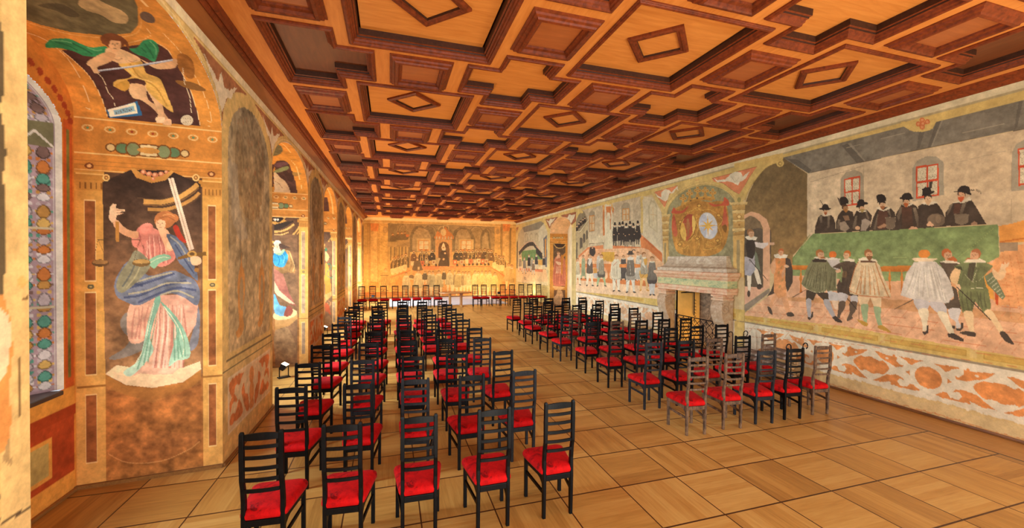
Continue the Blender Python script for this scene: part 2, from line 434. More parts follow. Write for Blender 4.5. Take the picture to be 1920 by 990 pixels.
# niche in the right wall: far jamb (painted), near jamb, vault, back
a, b = RN[0], RN[1]
p, q = (XR, b), (XR+0.9, b-0.05); L = 0.9
RJ = Sheet('niche_jamb', span(0, 0.9, 0.02), span(0, RN[2], 0.02), lambda s, t: np.stack([XR+s, b-0.055*s, t], -1), on_line(p, q), (205, 140, 62), parent=SH['right'].o)
def rv(s, t):
    return np.stack([XR+t, (a+b)/2+(b-a)/2*np.cos(s)*(1-0.04*t), RN[2]+RN[3]*np.sin(s)], -1)
def rv_st(u, v):
    d = rays(u, v); lo = XR/d[..., 0]; hi = lo*1.4
    for _ in range(40):
        mid = (lo+hi)/2; y = d[..., 1]*mid; z = CAM_H+d[..., 2]*mid
        ins = ((y-(a+b)/2)/((b-a)/2))**2+((z-RN[2])/RN[3])**2 < 1
        lo = np.where(ins, mid, lo); hi = np.where(ins, hi, mid)
    return np.arctan2((CAM_H+d[..., 2]*lo-RN[2])/RN[3], (d[..., 1]*lo-(a+b)/2)/((b-a)/2)), d[..., 0]*lo-XR
RV2 = Sheet('niche_vault', span(0, math.pi, 0.03), span(0, 0.9, 0.03), rv, rv_st, (214, 140, 60), parent=SH['right'].o)
bm = bmesh.new(); box(bm, (XR+0.95, (a+b)/2, 2.1), (0.1, b-a+0.4, 4.3)); box(bm, (XR+0.5, a-0.06, 1.9), (0.9, 0.1, 3.9))
bm_obj('niche_back', bm, PLASTER, SH['right'].o)

# baseboards
DARKWOOD_B = mat_wood('skirting_wood', (84, 46, 20), (128, 78, 36), 0.4, (14, 1, 14))
bm = bmesh.new()
for y0, y1 in ((YF, 6.9), (9.75, RN[0]), (RN[1], YB)):
    box(bm, (XR-0.018, (y0+y1)/2, 0.018), (0.036, y1-y0, 0.036), bevel=0.008)
structure(bm_obj('baseboard_right', bm, DARKWOOD_B))
bm = bmesh.new()
ed = [YF]+[v for n in NICHES for v in n]+[YB]
for y0, y1 in zip(ed[0::2], ed[1::2]):
    c0, c1 = Vector((XL(y0), y0, 0)), Vector((XL(y1), y1, 0)); dv = c1-c0
    box(bm, (c0+c1)/2+Vector((0.014, 0, 0.015)), (0.028, dv.length+0.02, 0.03), Matrix.Rotation(-math.atan2(dv.x, dv.y), 3, 'Z'), bevel=0.006)
for a_, b_ in NICHES:
    for s_, yy in ((1, b_), (-1, a_)):
        c0, c1 = Vector((XL(yy), yy-0.014*s_, 0)), Vector((XL((a_+b_)/2)-ND, yy-0.114*s_, 0)); dv = c1-c0
        box(bm, (c0+c1)/2+Vector((0, 0, 0.015)), (dv.length, 0.028, 0.03), Matrix.Rotation(math.atan2(dv.y, dv.x), 3, 'Z'), bevel=0.006)
    box(bm, (XL((a_+b_)/2)-ND+0.014, (a_+b_)/2, 0.015), (0.028, b_-a_-0.2, 0.03), bevel=0.006)
structure(bm_obj('baseboard_left', bm, mat_wood('skirting_oak', (120, 78, 36), (160, 110, 56), 0.4, (14, 1, 14))))
bm = bmesh.new(); box(bm, ((XR-1.4)/2, YB-0.02, 0.03), (XR+1.4, 0.04, 0.06), bevel=0.01)
structure(bm_obj('baseboard_back', bm, DARKWOOD_B))
# ---------------------------------------------------------------- coffered ceiling
LIGHTWOOD = mat_wood('honey_ceiling_wood', (196, 114, 44), (222, 142, 64), 0.5, (1.2, 10, 10), 2.2, 0.25)
LIGHTWOOD_Y = mat_wood('honey_border_wood', (194, 110, 42), (220, 138, 62), 0.5, (10, 1.2, 10), 2.2, 0.25)
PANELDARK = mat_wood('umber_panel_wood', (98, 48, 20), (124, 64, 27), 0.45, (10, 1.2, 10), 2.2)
PANELMID = mat_wood('russet_panel_wood', (150, 78, 34), (178, 98, 44), 0.45, (1.2, 10, 10), 2.2)
MOULD = mat_wood('dark_moulding_wood', (78, 32, 12), (136, 58, 22), 0.5, (7, 7, 7), 3.0, 0.2)
INNER = mat_wood('dark_inner_fillet', (46, 24, 13), (72, 38, 20), 0.5, (9, 9, 9), 3.0, 0.16)  # darker brown for the steep inner faces of the mouldings
CORNICE = mat_wood('cornice_board_wood', (120, 62, 24), (150, 84, 36), 0.42, (10, 0.8, 10), 2.0)
LP_, LX0, LY0 = 2.515, 0.355, 3.860             # lattice pitch and the centre of a big square coffer
ceil = structure(empty('ceiling', (0, 0, ZC)))

def offset_poly(poly, d):
    """shrink a rectilinear outline (counter-clockwise) by d"""
    n = len(poly); out = []
    for i in range(n):
        p0, p1, p2 = poly[i-1], poly[i], poly[(i+1) % n]
        def nrm(a, b):
            l = math.hypot(b[0]-a[0], b[1]-a[1]); return (-(b[1]-a[1])/l, (b[0]-a[0])/l)
        n1, n2 = nrm(p0, p1), nrm(p1, p2)
        k = 1+n1[0]*n2[0]+n1[1]*n2[1]
        out.append((p1[0]+(n1[0]+n2[0])*d/k, p1[1]+(n1[1]+n2[1])*d/k))
    return out
def mould(name, poly, profile, m, parent, loc):
    """sweep a moulding profile [(inset, z)] round an outline with mitred corners"""
    V, F = [], []; n = len(poly)
    for d, z in profile:
        V += [(x, y, z) for x, y in offset_poly(poly, d)]
    for r in range(len(profile)-1):
        for i in range(n):
            F.append((r*n+i, r*n+(i+1) % n, (r+1)*n+(i+1) % n, (r+1)*n+i))
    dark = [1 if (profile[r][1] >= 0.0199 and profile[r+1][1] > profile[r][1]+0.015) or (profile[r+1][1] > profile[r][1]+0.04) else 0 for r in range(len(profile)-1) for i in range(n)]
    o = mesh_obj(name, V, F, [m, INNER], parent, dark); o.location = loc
    return o
def panel(name, poly, z, m, parent):
    bm = bmesh.new(); vs_ = [bm.verts.new((x, y, z)) for x, y in poly]; f = bm.faces.new(vs_)
    r = bmesh.ops.extrude_face_region(bm, geom=[f])
    for v in r['geom']:
        if isinstance(v, bmesh.types.BMVert): v.co.z += 0.02
    return bm_obj(name, bm, m, parent)
def rect(w, h): return [(-w, -h), (w, -h), (w, h), (-w, h)]
def copy_part(o, parent, loc):
    c = o.copy(); COL.objects.link(c); c.parent = parent; c.location = loc
    for ch in o.children:
        d = ch.copy(); COL.objects.link(d); d.parent = c
    return c

BIG_H = 0.775
PROF_BIG = [(0.0, 0.012), (0.0, -0.014), (0.006, -0.020), (0.012, -0.021), (0.016, -0.030), (0.034, -0.034), (0.046, -0.026), (0.050, -0.008), (0.062, 0.000), (0.068, 0.022), (0.084, 0.030), (0.088, 0.046), (0.104, 0.052), (0.108, 0.120)]
# square coffer with its diamond
def make_big():
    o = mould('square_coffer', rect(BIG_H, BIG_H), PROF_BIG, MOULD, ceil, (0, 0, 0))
    panel('coffer_panel', rect(BIG_H-0.125, BIG_H-0.100), 0.115, LIGHTWOOD, o)
    dia = [(0.0, -0.40), (0.40, 0.0), (0.0, 0.40), (-0.40, 0.0)]
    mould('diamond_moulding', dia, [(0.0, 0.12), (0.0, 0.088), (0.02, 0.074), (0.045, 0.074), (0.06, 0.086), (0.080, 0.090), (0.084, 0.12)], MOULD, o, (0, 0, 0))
    return o
def cross_poly(halfside=0):
    A, Bc, Cc = 0.735, 0.395, 0.355
    if halfside == 0:
        return [(-Cc, -A), (Cc, -A), (Cc, -Bc), (A, -Bc), (A, Bc), (Cc, Bc), (Cc, A), (-Cc, A), (-Cc, Bc), (-A, Bc), (-A, -Bc), (-Cc, -Bc)]
    s = [(-Cc, -A), (Cc, -A), (Cc, -Bc), (A, -Bc), (A, Bc), (Cc, Bc), (Cc, A), (-Cc, A)]
    if halfside < 0: return s
    return [(-x, y) for x, y in reversed(s)]
def make_cross(hs):
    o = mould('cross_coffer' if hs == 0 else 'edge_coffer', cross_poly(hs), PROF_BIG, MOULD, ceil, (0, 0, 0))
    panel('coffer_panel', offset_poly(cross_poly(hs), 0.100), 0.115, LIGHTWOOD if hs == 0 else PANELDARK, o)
    return o
def make_small(w, h):
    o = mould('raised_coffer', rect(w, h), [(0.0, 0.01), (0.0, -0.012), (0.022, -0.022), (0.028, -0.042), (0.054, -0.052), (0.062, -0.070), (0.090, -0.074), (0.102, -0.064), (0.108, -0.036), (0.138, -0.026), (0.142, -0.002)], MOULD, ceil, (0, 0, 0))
    panel('coffer_panel', rect(w-0.136, h-0.136), -0.006, PANELMID, o)
    return o
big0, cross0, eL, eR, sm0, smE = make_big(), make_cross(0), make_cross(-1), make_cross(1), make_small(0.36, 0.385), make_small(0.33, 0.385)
holes = []; first = set()
def put(o, x, y, poly=None):
    if o.name in first: c = copy_part(o, ceil, (x, y, 0))
    else: o.location = (x, y, 0); first.add(o.name)
    return o
Y_NEAR, Y_FAR = -1.0, YB-0.30
hp = []
for j in range(-1, 8):
    yb, yc = LY0+LP_*j, LY0+LP_*(j+0.5)
    for i in range(3):
        x = LX0+LP_*i
        if yb+BIG_H < Y_FAR: put(big0, x, yb); hp.append([(x-BIG_H, x+BIG_H, yb-BIG_H, yb+BIG_H)])
        if yc+0.4 < Y_FAR: put(sm0, x, yc)
    for i in range(-1, 3):
        x = LX0+LP_*(i+0.5)
        if yc+0.735 < Y_FAR:
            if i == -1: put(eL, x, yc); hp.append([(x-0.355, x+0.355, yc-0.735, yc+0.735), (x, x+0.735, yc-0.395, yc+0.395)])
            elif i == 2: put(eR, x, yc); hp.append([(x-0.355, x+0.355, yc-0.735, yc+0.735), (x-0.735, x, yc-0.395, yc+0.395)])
            else: put(cross0, x, yc); hp.append([(x-0.355, x+0.355, yc-0.735, yc+0.735), (x-0.735, x+0.735, yc-0.395, yc+0.395)])
        if yb+0.4 < Y_FAR:
            put(sm0 if i in (0, 1) else smE, x, yb)
# flat border boards between the coffers: a grid of cells with the recesses left open
R_ALL = [r for g in hp for r in g]
xs = sorted({-1.56, XR-0.16} | {round(v, 4) for r in R_ALL for v in r[:2]})
ysb = sorted({YF, YB} | {round(v, 4) for r in R_ALL for v in r[2:]})
V, F = [], []; vid = {}
def gv(x, y):
    if (x, y) not in vid: vid[(x, y)] = len(V); V.append((x, y, 0))
    return vid[(x, y)]
for x0, x1 in zip(xs[:-1], xs[1:]):
    for y0, y1 in zip(ysb[:-1], ysb[1:]):
        cx, cy = (x0+x1)/2, (y0+y1)/2
        if any(r[0] < cx < r[1] and r[2] < cy < r[3] for r in R_ALL): continue
        F.append((gv(x0, y0), gv(x0, y1), gv(x1, y1), gv(x1, y0)))
mesh_obj('border_boards', V, F, LIGHTWOOD_Y, ceil)
bm = bmesh.new(); box(bm, ((XR-1.6)/2, (YF+YB)/2, 0.30), (XR+2.4, YB-YF+0.6, 0.12)); bm_obj('upper_boarding', bm, PANELDARK, ceil)
# cornices: sloping board and roll mouldings along the walls
def cornice(name, sec, y0, y1, slant, m):
    bm = bmesh.new()
    n = len(sec); A = [bm.verts.new((x+slant(y0), y0, z)) for x, z in sec]; B = [bm.verts.new((x+slant(y1), y1, z)) for x, z in sec]
    for k in range(n): bm.faces.new((A[k], A[(k+1) % n], B[(k+1) % n], B[k]))
    bm.faces.new(A); bm.faces.new(B)
    return structure(bm_obj(name, bm, m))
cornice('trim_1', [(-0.06, 4.33), (0.004, 4.33), (0.112, 4.42), (0.112, 4.56), (-0.06, 4.56)], YF, YB, XL, CORNICE)
cornice('trim_2', [(0.10, 4.425), (0.128, 4.405), (0.150, 4.420), (0.158, 4.442), (0.176, 4.432), (0.196, 4.448), (0.204, 4.476), (0.216, 4.500), (0.216, 4.56), (0.10, 4.56)], YF, YB, XL, MOULD)
cornice('trim_3', [(0.06, 4.40), (-0.006, 4.40), (-0.05, 4.425), (-0.062, 4.44), (-0.10, 4.452), (-0.13, 4.47), (-0.16, 4.50), (-0.16, 4.56), (0.06, 4.56)], YF, YB, lambda y: XR, MOULD)
bm = bmesh.new(); prism(bm, [(YB+0.05, 4.34), (YB-0.03, 4.34), (YB-0.06, 4.40), (YB-0.10, 4.42), (YB-0.12, 4.50), (YB+0.05, 4.52)], 'x', -1.45, XR)
structure(bm_obj('trim_4', bm, mat_simple('cream_cornice', (214, 176, 110), 0.8)))
# ---------------------------------------------------------------- chairs
def lacquer(name, c, c2, rough):
    t = NT(name); v = t.coords((1, 1, 1))
    n = t.noise(v, 14, 5, 0.7); n2 = t.noise(t.coords((30, 30, 4)), 3, 3)
    t.l(t.ramp(t.math('ADD', t.math('MULTIPLY', n, 0.6), t.math('MULTIPLY', n2, 0.4)), [(0.42, lin(c)), (0.66, lin(c2))]), t.b.inputs['Base Color'])
    t.b.inputs['Roughness'].default_value = rough; t.b.inputs['Specular IOR Level'].default_value = 0.14
    return t.m
BLACK = lacquer('black_lacquer', (7, 6, 6), (17, 15, 14), 0.42)
CHAR = lacquer('charcoal_lacquer', (26, 26, 28), (46, 44, 44), 0.45)
WORN = lacquer('worn_brown_lacquer', (66, 50, 40), (138, 102, 72), 0.5)
def velvet():
    t = NT('red_velvet'); v = t.coords()
    n = t.noise(v, 9.0, 7, 0.78, 1.6); n2 = t.noise(v, 60.0, 2)
    c = t.ramp(n, [(0.36, lin((104, 2, 3))), (0.44, lin((172, 4, 4))), (0.62, lin((198, 7, 6)))])
    t.l(c, t.b.inputs['Base Color']); t.b.inputs['Roughness'].default_value = 0.8
    t.b.inputs['Specular IOR Level'].default_value = 0.15
    t.b.inputs['Sheen Weight'].default_value = 0.03; t.b.inputs['Sheen Roughness'].default_value = 0.4
    t.b.inputs['Sheen Tint'].default_value = (1.0, 0.45, 0.4, 1)
    t.bump(n2, 0.12, 0.004)
    return t.m
VELVET = velvet()

def seat_bm():
    """rounded trapezoid cushion, wider in front, puffed"""
    bm = bmesh.new(); rings = []
    def outline(g):
        pts = []; wb, wf, y0, y1, r = 0.148+g, 0.192+g, 0.005-g, 0.402+g, 0.045
        cs = [(-wb, y0), (wb, y0), (wf, y1), (-wf, y1)]
        cen = [(-wb+r, y0+r), (wb-r, y0+r), (wf-r, y1-r), (-wf+r, y1-r)]
        for k, (cx, cy) in enumerate(cen):
            a0 = [math.pi, 1.5*math.pi, 0, 0.5*math.pi][k]
            for j in range(5):
                an = a0+j/4*math.pi/2; pts.append((cx+r*math.cos(an), cy+r*math.sin(an)))
        return pts
    for g, z in ((-0.014, 0.366), (0.0, 0.372), (0.007, 0.386), (0.008, 0.404), (0.001, 0.424), (-0.018, 0.438), (-0.05, 0.446), (-0.09, 0.449)):
        rings.append([bm.verts.new((x, y, z)) for x, y in outline(g)])
    for A, B in zip(rings[:-1], rings[1:]):
        for k in range(len(A)): bm.faces.new((A[k], A[(k+1) % len(A)], B[(k+1) % len(A)], B[k]))
    bm.faces.new(rings[0]); bm.faces.new(rings[-1])
    return bm
def leg_back_bm(s):
    bm = bmesh.new(); x = s*0.1245; w = 0.029
    path = [(0.0, 0.022, 0.030), (0.34, 0.016, 0.040), (0.50, 0.018, 0.038), (0.60, 0.004, 0.034), (0.66, -0.012, 0.032), (0.84, -0.016, 0.030), (0.985, -0.018, 0.028), (1.0, -0.018, 0.018)]
    rings = []
    for z, y, d in path:
        ww = w if z < 0.99 else w*0.6
        rings.append([bm.verts.new((x-ww/2, y-d/2, z)), bm.verts.new((x+ww/2, y-d/2, z)), bm.verts.new((x+ww/2, y+d/2, z)), bm.verts.new((x-ww/2, y+d/2, z))])
    for A, B in zip(rings[:-1], rings[1:]):
        for k in range(4): bm.faces.new((A[k], A[(k+1) % 4], B[(k+1) % 4], B[k]))
    bm.faces.new(rings[0]); bm.faces.new(rings[-1])
    bmesh.ops.bevel(bm, geom=[e for e in bm.edges if abs((e.verts[0].co-e.verts[1].co).z) > 0.03], offset=0.004, segments=1, affect='EDGES')
    return bm
def leg_front_bm(s):
    bm = bmesh.new(); box(bm, (s*0.168, 0.365, 0.19), (0.030, 0.030, 0.38), bevel=0.004); return bm
def slat_bm(z, h, arch=0.0):
    bm = bmesh.new(); n = 8; rows = []
    for i in range(n+1):
        u = -1+2*i/n; x = u*0.112; y = -0.016-0.010*(1-u*u); zz = arch*(1-u*u)
        rows.append([bm.verts.new((x, y-0.006, z-h/2)), bm.verts.new((x, y+0.006, z-h/2)), bm.verts.new((x, y+0.006, z+h/2+zz)), bm.verts.new((x, y-0.006, z+h/2+zz))])
    for A, B in zip(rows[:-1], rows[1:]):
        for k in range(4): bm.faces.new((A[k], A[(k+1) % 4], B[(k+1) % 4], B[k]))
    bm.faces.new(rows[0]); bm.faces.new(rows[-1])
    return bm
def frame_bm():
    bm = bmesh.new()
    # back rail and front rail, side rails running from back legs to front legs with curved brackets
    box(bm, (0, 0.012, 0.344), (0.225, 0.022, 0.046), bevel=0.003)
    box(bm, (0, 0.368, 0.350), (0.31, 0.022, 0.046), bevel=0.003)
    for s in (-1, 1):
        a = Vector((s*0.126, 0.03, 0)); b = Vector((s*0.168, 0.355, 0)); d = b-a; L = d.length
        rot = Matrix.Rotation(-math.atan2(d.x, d.y), 3, 'Z')
        box(bm, (a+b)/2+Vector((0, 0, 0.350)), (0.020, L, 0.046), rot, bevel=0.003)
        ol = [(0, 0.33), (0.10, 0.33), (0.055, 0.318), (0.022, 0.295), (0.004, 0.262), (0, 0.262)]
        vs0 = [a+d.normalized()*p+Vector((0, 0, z)) for p, z in ol]
        off = Vector((0.008, 0, 0)); A = [bm.verts.new(v-off) for v in vs0]; B = [bm.verts.new(v+off) for v in vs0]
        bm.faces.new(A); bm.faces.new(B)
        for k in range(len(A)): bm.faces.new((A[k], A[(k+1) % len(A)], B[(k+1) % len(A)], B[k]))
    return bm
def stretcher_bm(s):
    bm = bmesh.new(); sweep(bm, [(s*0.126, 0.034, 0.215), (s*0.166, 0.352, 0.235)], 0, flat=(0.016, 0.026)); return bm
PARTS = [('seat', seat_bm(), True)] + [('leg', leg_back_bm(s), False) for s in (-1, 1)] + [('leg', leg_front_bm(s), False) for s in (-1, 1)] + \
    [('top_rail', slat_bm(0.960, 0.040, 0.012), False)] + [('slat', slat_bm(z, 0.024), False) for z in (0.892, 0.818, 0.742, 0.664, 0.588)] + \
    [('seat_frame', frame_bm(), False)] + [('stretcher', stretcher_bm(s), False) for s in (-1, 1)]
PROTO = {}
_m0 = []
for nm, b_, sm in PARTS:
    me = bpy.data.meshes.new(nm); bmesh.ops.recalc_face_normals(b_, faces=b_.faces); b_.to_mesh(me); b_.free()
    if sm: me.polygons.foreach_set('use_smooth', [True]*len(me.polygons))
    _m0.append((nm, me))
for key, mt in (('black', BLACK), ('charcoal', CHAR), ('worn', WORN)):
    L_ = []
    for nm, me in _m0:
        m2 = me if key == 'black' else me.copy()
        m2.name = nm; m2.materials.clear(); m2.materials.append(VELVET if nm == 'seat' else mt); L_.append((nm, m2))
    PROTO[key] = L_
def chair(x, y, rz, key, label, group):
    r = empty('ladder_back_chair', (x, y, 0), rz); tag(r, label, 'chair', group)
    for nm, me in PROTO[key]:
        o = bpy.data.objects.new(nm, me); COL.objects.link(o); o.parent = r
    return r
ORD = ['first', 'second', 'third', 'fourth', 'fifth', 'sixth', 'seventh', 'eighth', 'ninth', 'tenth']
LOOK = {'black': 'black ladder-back chair', 'charcoal': 'charcoal ladder-back chair', 'worn': 'worn brown ladder-back chair'}
rnd = random.Random(5)
# plan positions (x of the back, y of the back, turn in degrees) read off the photo, row by row from the camera
LEFT_ROWS = [
 [(-.85,3.17,-4),(-.33,3.16,-5),(.22,3.16,-2),(.81,3.14,0),(1.38,3.14,0)], [(-.88,4.20,-5),(-.29,4.15,-3),(.25,4.15,-7),(.82,4.13,1),(1.40,4.14,1)],
 [(-.90,5.12,-5),(-.31,5.11,-6),(.28,5.13,-6),(.82,5.11,-6),(1.43,5.11,4)], [(-.91,6.14,-6),(-.29,6.12,-7),(.26,6.10,-5),(.82,6.09,-6),(1.36,6.04,-4)],
 [(-.90,7.04,-5),(-.25,7.01,-5),(.29,7.01,-5),(.90,6.97,-6),(1.43,6.98,-4)], [(-.89,8.06,-4),(-.27,8.04,-5),(.27,8.04,-4),(.80,7.98,-5),(1.41,8.02,-2)],
 [(-.90,9.00,-4),(-.27,8.97,-3),(.31,8.95,-4),(.84,8.92,-2),(1.44,8.93,-4)], [(-.86,9.92,-2),(-.25,9.92,-2),(.29,9.96,0),(.86,9.91,0),(1.43,9.85,-3)],
 [(-.86,10.87,1),(-.31,10.87,-4),(.33,10.87,-3),(.81,10.82,3),(1.46,10.80,-3)], [(-.83,11.86,2),(-.19,11.86,-5),(.34,11.84,-4),(.88,11.66,3),(1.46,11.76,-4)]]
RIGHT_ROWS = [
 [(3.69,4.13,-7),(4.28,4.15,-8),(4.83,4.16,-8),(5.35,4.17,-6),(5.90,4.19,-7)], [(3.71,5.04,-3),(4.28,5.04,-7),(4.82,5.05,-4),(5.41,5.09,-7),(5.97,5.11,-3)],
 [(3.72,6.08,-5),(4.26,6.05,-5),(4.82,6.07,-5),(5.43,6.12,-6),(6.00,6.12,-5)], [(3.75,6.99,-4),(4.28,6.97,-3),(4.84,6.98,-3),(5.39,7.00,-2),(5.93,7.00,-3)],
 [(3.66,7.98,-1),(4.28,7.97,-4),(4.82,7.98,-2),(5.36,7.97,-2),(5.97,7.98,-1)], [(3.70,8.84,2),(4.26,8.83,1),(4.84,8.86,-3),(5.40,8.88,-2),(5.90,8.85,1)],
 [(3.67,9.82,4),(4.28,9.82,2),(4.79,9.80,1),(5.39,9.81,-3),(5.92,9.79,-2)], [(3.74,10.72,-3),(4.32,10.73,4),(4.90,10.75,1),(5.45,10.76,0),(5.97,10.70,-1)],
 [(3.70,11.68,4),(4.25,11.71,0),(4.77,11.72,1),(5.34,11.71,-1),(5.92,11.73,-4)]]
LV = {(1, 2): 'charcoal', (2, 1): 'charcoal', (1, 4): 'charcoal', (3, 4): 'charcoal', (6, 0): 'charcoal', (3, 1): 'charcoal'}
RV_ = {(0, 0): 'worn', (0, 1): 'worn', (0, 2): 'charcoal', (0, 4): 'worn', (1, 0): 'charcoal', (1, 2): 'worn', (1, 4): 'worn', (2, 1): 'charcoal', (3, 1): 'worn', (4, 3): 'worn', (5, 1): 'worn', (4, 0): 'charcoal', (2, 0): 'black'}
def rowtxt(i): return 'nearest row' if i == 0 else ORD[i]+' row back'
def coltxt(j, side):
    if side == 'L': return ['by the window wall', 'second from window wall', 'in the middle', 'second from the aisle', 'on the aisle'][j]
    return ['on the aisle', 'second from the aisle', 'in the middle', 'second from fireplace wall', 'nearest the fireplace wall'][j]
for i, row in enumerate(LEFT_ROWS):
    for j, (x, y, a) in enumerate(row):
        k = LV.get((i, j), 'black')
        chair(x, y+0.018, R(a), k, '%s, red seat, window-side block, %s, %s' % (LOOK[k], rowtxt(i), coltxt(j, 'L')), 'chairs in the window-side block')
for i, row in enumerate(RIGHT_ROWS):
    for j, (x, y, a) in enumerate(row):
        k = RV_.get((i, j), 'black')
        chair(x, y+0.018, R(a), k, '%s, red seat, fireplace-side block, %s, %s' % (LOOK[k], rowtxt(i), coltxt(j, 'R')), 'chairs in the fireplace-side block')
BACK = [(-1.18, 18.80), (-.73, 18.90), (-.27, 18.93), (.23, 18.88), (.67, 18.90), (1.13, 19.0), (1.60, 19.0), (2.08, 18.96), (3.88, 18.84), (4.29, 18.80), (4.78, 18.80), (5.22, 18.76), (5.67, 18.72), (6.15, 18.73), (6.60, 18.74), (7.04, 18.71)]
for j, (x, y) in enumerate(BACK):
    lab = 'black ladder-back chair facing the room at the far end, %s left of the table' % (ORD[7-j]) if j < 8 else 'black ladder-back chair facing the room at the far end, %s right of the table' % (ORD[j-8])
    chair(x, y-0.018, R(180+rnd.uniform(-3, 3)+(6 if j < 8 else 0)), 'black', lab, 'chairs against the end wall')

# ---------------------------------------------------------------- fireplace
def marble(name, c1, c2, c3, rough=0.55):
    t = NT(name); v = t.coords((1, 1, 1.6))
    n = t.noise(v, 4.5, 6, 0.65, 1.4); n2 = t.noise(v, 16, 4, 0.7, 0.8)
    f = t.math('ADD', t.math('MULTIPLY', n, 0.65), t.math('MULTIPLY', n2, 0.35))
    t.l(t.ramp(f, [(0.36, lin(c1)), (0.50, lin(c2)), (0.64, lin(c3))]), t.b.inputs['Base Color'])
    t.b.inputs['Roughness'].default_value = rough; t.bump(n2, 0.1, 0.01)
    return t.m
PINK = marble('pink_marbling', (180, 112, 74), (206, 158, 116), (200, 174, 136))
GREEN = marble('green_marbling', (110, 126, 84), (172, 166, 112), (206, 178, 116))
GREY = marble('grey_marbling', (144, 120, 92), (180, 154, 120), (202, 182, 150))
CONS = marble('console_stone', (150, 116, 82), (178, 142, 104), (192, 168, 136))
FY = 8.28
fire = empty('fireplace', (XR, FY, 0)); tag(fire, 'stone fireplace with scrolled console jambs and green marbled frieze', 'fireplace')
def fp(name, secs, y0, y1, m, parent=fire):
    """moulded course: outline (projection from wall, z), returned round both ends"""
    bm = bmesh.new(); V = []
    n = len(secs)
    def ring(k):
        out = []
        for pr_, z in secs:
            hw = (y1-y0)/2-max(s[0] for s in secs)+pr_
            out.append({0: (0.0, -hw, z), 1: (-pr_, -hw, z), 2: (-pr_, hw, z), 3: (0.0, hw, z)}[k])
        return [bm.verts.new((a, b+(y0+y1)/2-FY, c)) for a, b, c in out]
    rs = [ring(k) for k in range(4)]
    for A, B in zip(rs[:-1], rs[1:]):
        for i in range(n-1): bm.faces.new((A[i], A[i+1], B[i+1], B[i]))
    bm.faces.new([r[0] for r in rs]); bm.faces.new([r[-1] for r in rs])
    return bm_obj(name, bm, m, parent)
fp('mantel_shelf', [(0.27, 1.740), (0.285, 1.765), (0.30, 1.785), (0.31, 1.82), (0.335, 1.84), (0.35, 1.87), (0.35, 1.915), (0.33, 1.93)], 7.00, 9.56, PINK)
fp('frieze', [(0.27, 1.575), (0.27, 1.742)], 7.08, 9.48, GREEN)
fp('architrave', [(0.265, 1.43), (0.28, 1.435), (0.28, 1.49), (0.295, 1.50), (0.295, 1.56), (0.31, 1.578)], 7.05, 9.51, PINK)
fp('mantel_plinth', [(0.29, 1.928), (0.29, 2.005), (0.27, 2.02)], 7.08, 9.48, GREY)
fp('sloping_hood', [(0.27, 2.015), (0.20, 2.05), (0.15, 2.11), (0.12, 2.19), (0.11, 2.30)], 7.12, 9.44, GREY)
def console(yc):
    w = 0.30
    # S-shaped side outline (projection, z), top to bottom at the front, then back up along the wall
    front = [(0.27, 1.30), (0.300, 1.265), (0.330, 1.20), (0.342, 1.12), (0.338, 1.04), (0.318, 0.95), (0.280, 0.84), (0.232, 0.72), (0.192, 0.60), (0.168, 0.48), (0.160, 0.36), (0.170, 0.24), (0.196, 0.14), (0.22, 0.06), (0.22, 0.0)]
    bm = bmesh.new(); ol = [(-p, z) for p, z in front]+[(0.0, 0.0), (0.0, 1.30)]
    A = [bm.verts.new((x, -w/2, z)) for x, z in ol]; B = [bm.verts.new((x, w/2, z)) for x, z in ol]; n = len(ol)
    bm.faces.new(A); bm.faces.new(B)
    for k in range(n): bm.faces.new((A[k], A[(k+1) % n], B[(k+1) % n], B[k]))
    c = bm_obj('console', bm, CONS, fire); c.location = (0, yc-FY, 0)
    # raised edge fillets and the spiral of the volute on both sides
    bm = bmesh.new()
    for s in (-1, 1):
        sweep(bm, [(-p+0.018, s*(w/2), z) for p, z in front[1:-1]], 0.014, 6)
        sp_ = []
        for i in range(40):
            an = i/39*4.2*math.pi; r = 0.135*(1-i/44)
            sp_.append((-0.20+r*math.cos(an+1.2), s*(w/2+0.004), 1.12+r*math.sin(an+1.2)))
        sweep(bm, sp_, 0.011, 5)
    bm_obj('volute', bm, CONS, c)
    bm = bmesh.new()
    for z, pr_, h in ((1.325, 0.31, 0.05), (1.365, 0.285, 0.03), (1.405, 0.32, 0.05)): box(bm, (-pr_/2, 0, z), (pr_, w+0.05*(pr_ > 0.3), h), bevel=0.012)
    bm_obj('capital', bm, PINK, c)
console(9.26); console(7.34)
# firebox: splayed plastered cheeks, stone back, hearth
FB_PL = mat_simple('limewashed_cheek', (226, 176, 92), 0.9, var=0.14, scale=4)
FB_ST = marble('sooty_stone', (58, 44, 32), (104, 80, 56), (140, 112, 84), 0.9)
bm = bmesh.new(); D = 0.62
q = [(0.0, FIRE[1]), (D, FIRE[1]-0.12)]
def quad(bm, pts, mi=0):
    f = bm.faces.new([bm.verts.new(p) for p in pts]); f.material_index = mi
def slab(name, pts, nrm, m, th=0.06):
    bm = bmesh.new(); A = [bm.verts.new(p) for p in pts]; B = [bm.verts.new(Vector(p)+Vector(nrm)*th) for p in pts]
    bm.faces.new(A); bm.faces.new(B); n = len(A)
    for k in range(n): bm.faces.new((A[k], A[(k+1) % n], B[(k+1) % n], B[k]))
    return bm_obj(name, bm, m, fire)
y0, y1 = FIRE[0]-FY, FIRE[1]-FY
slab('firebox_cheek', [(0, y1, 0), (D, y1-0.10, 0), (D, y1-0.10, 1.5), (0, y1, 1.5)], (0, 1, 0), FB_PL)
slab('firebox_cheek', [(0, y0, 0), (D, y0+0.10, 0), (D, y0+0.10, 1.5), (0, y0, 1.5)], (0, -1, 0), FB_PL)
slab('firebox_back', [(D, y0, 0), (D, y1, 0), (D, y1, 1.5), (D, y0, 1.5)], (1, 0, 0), FB_ST)
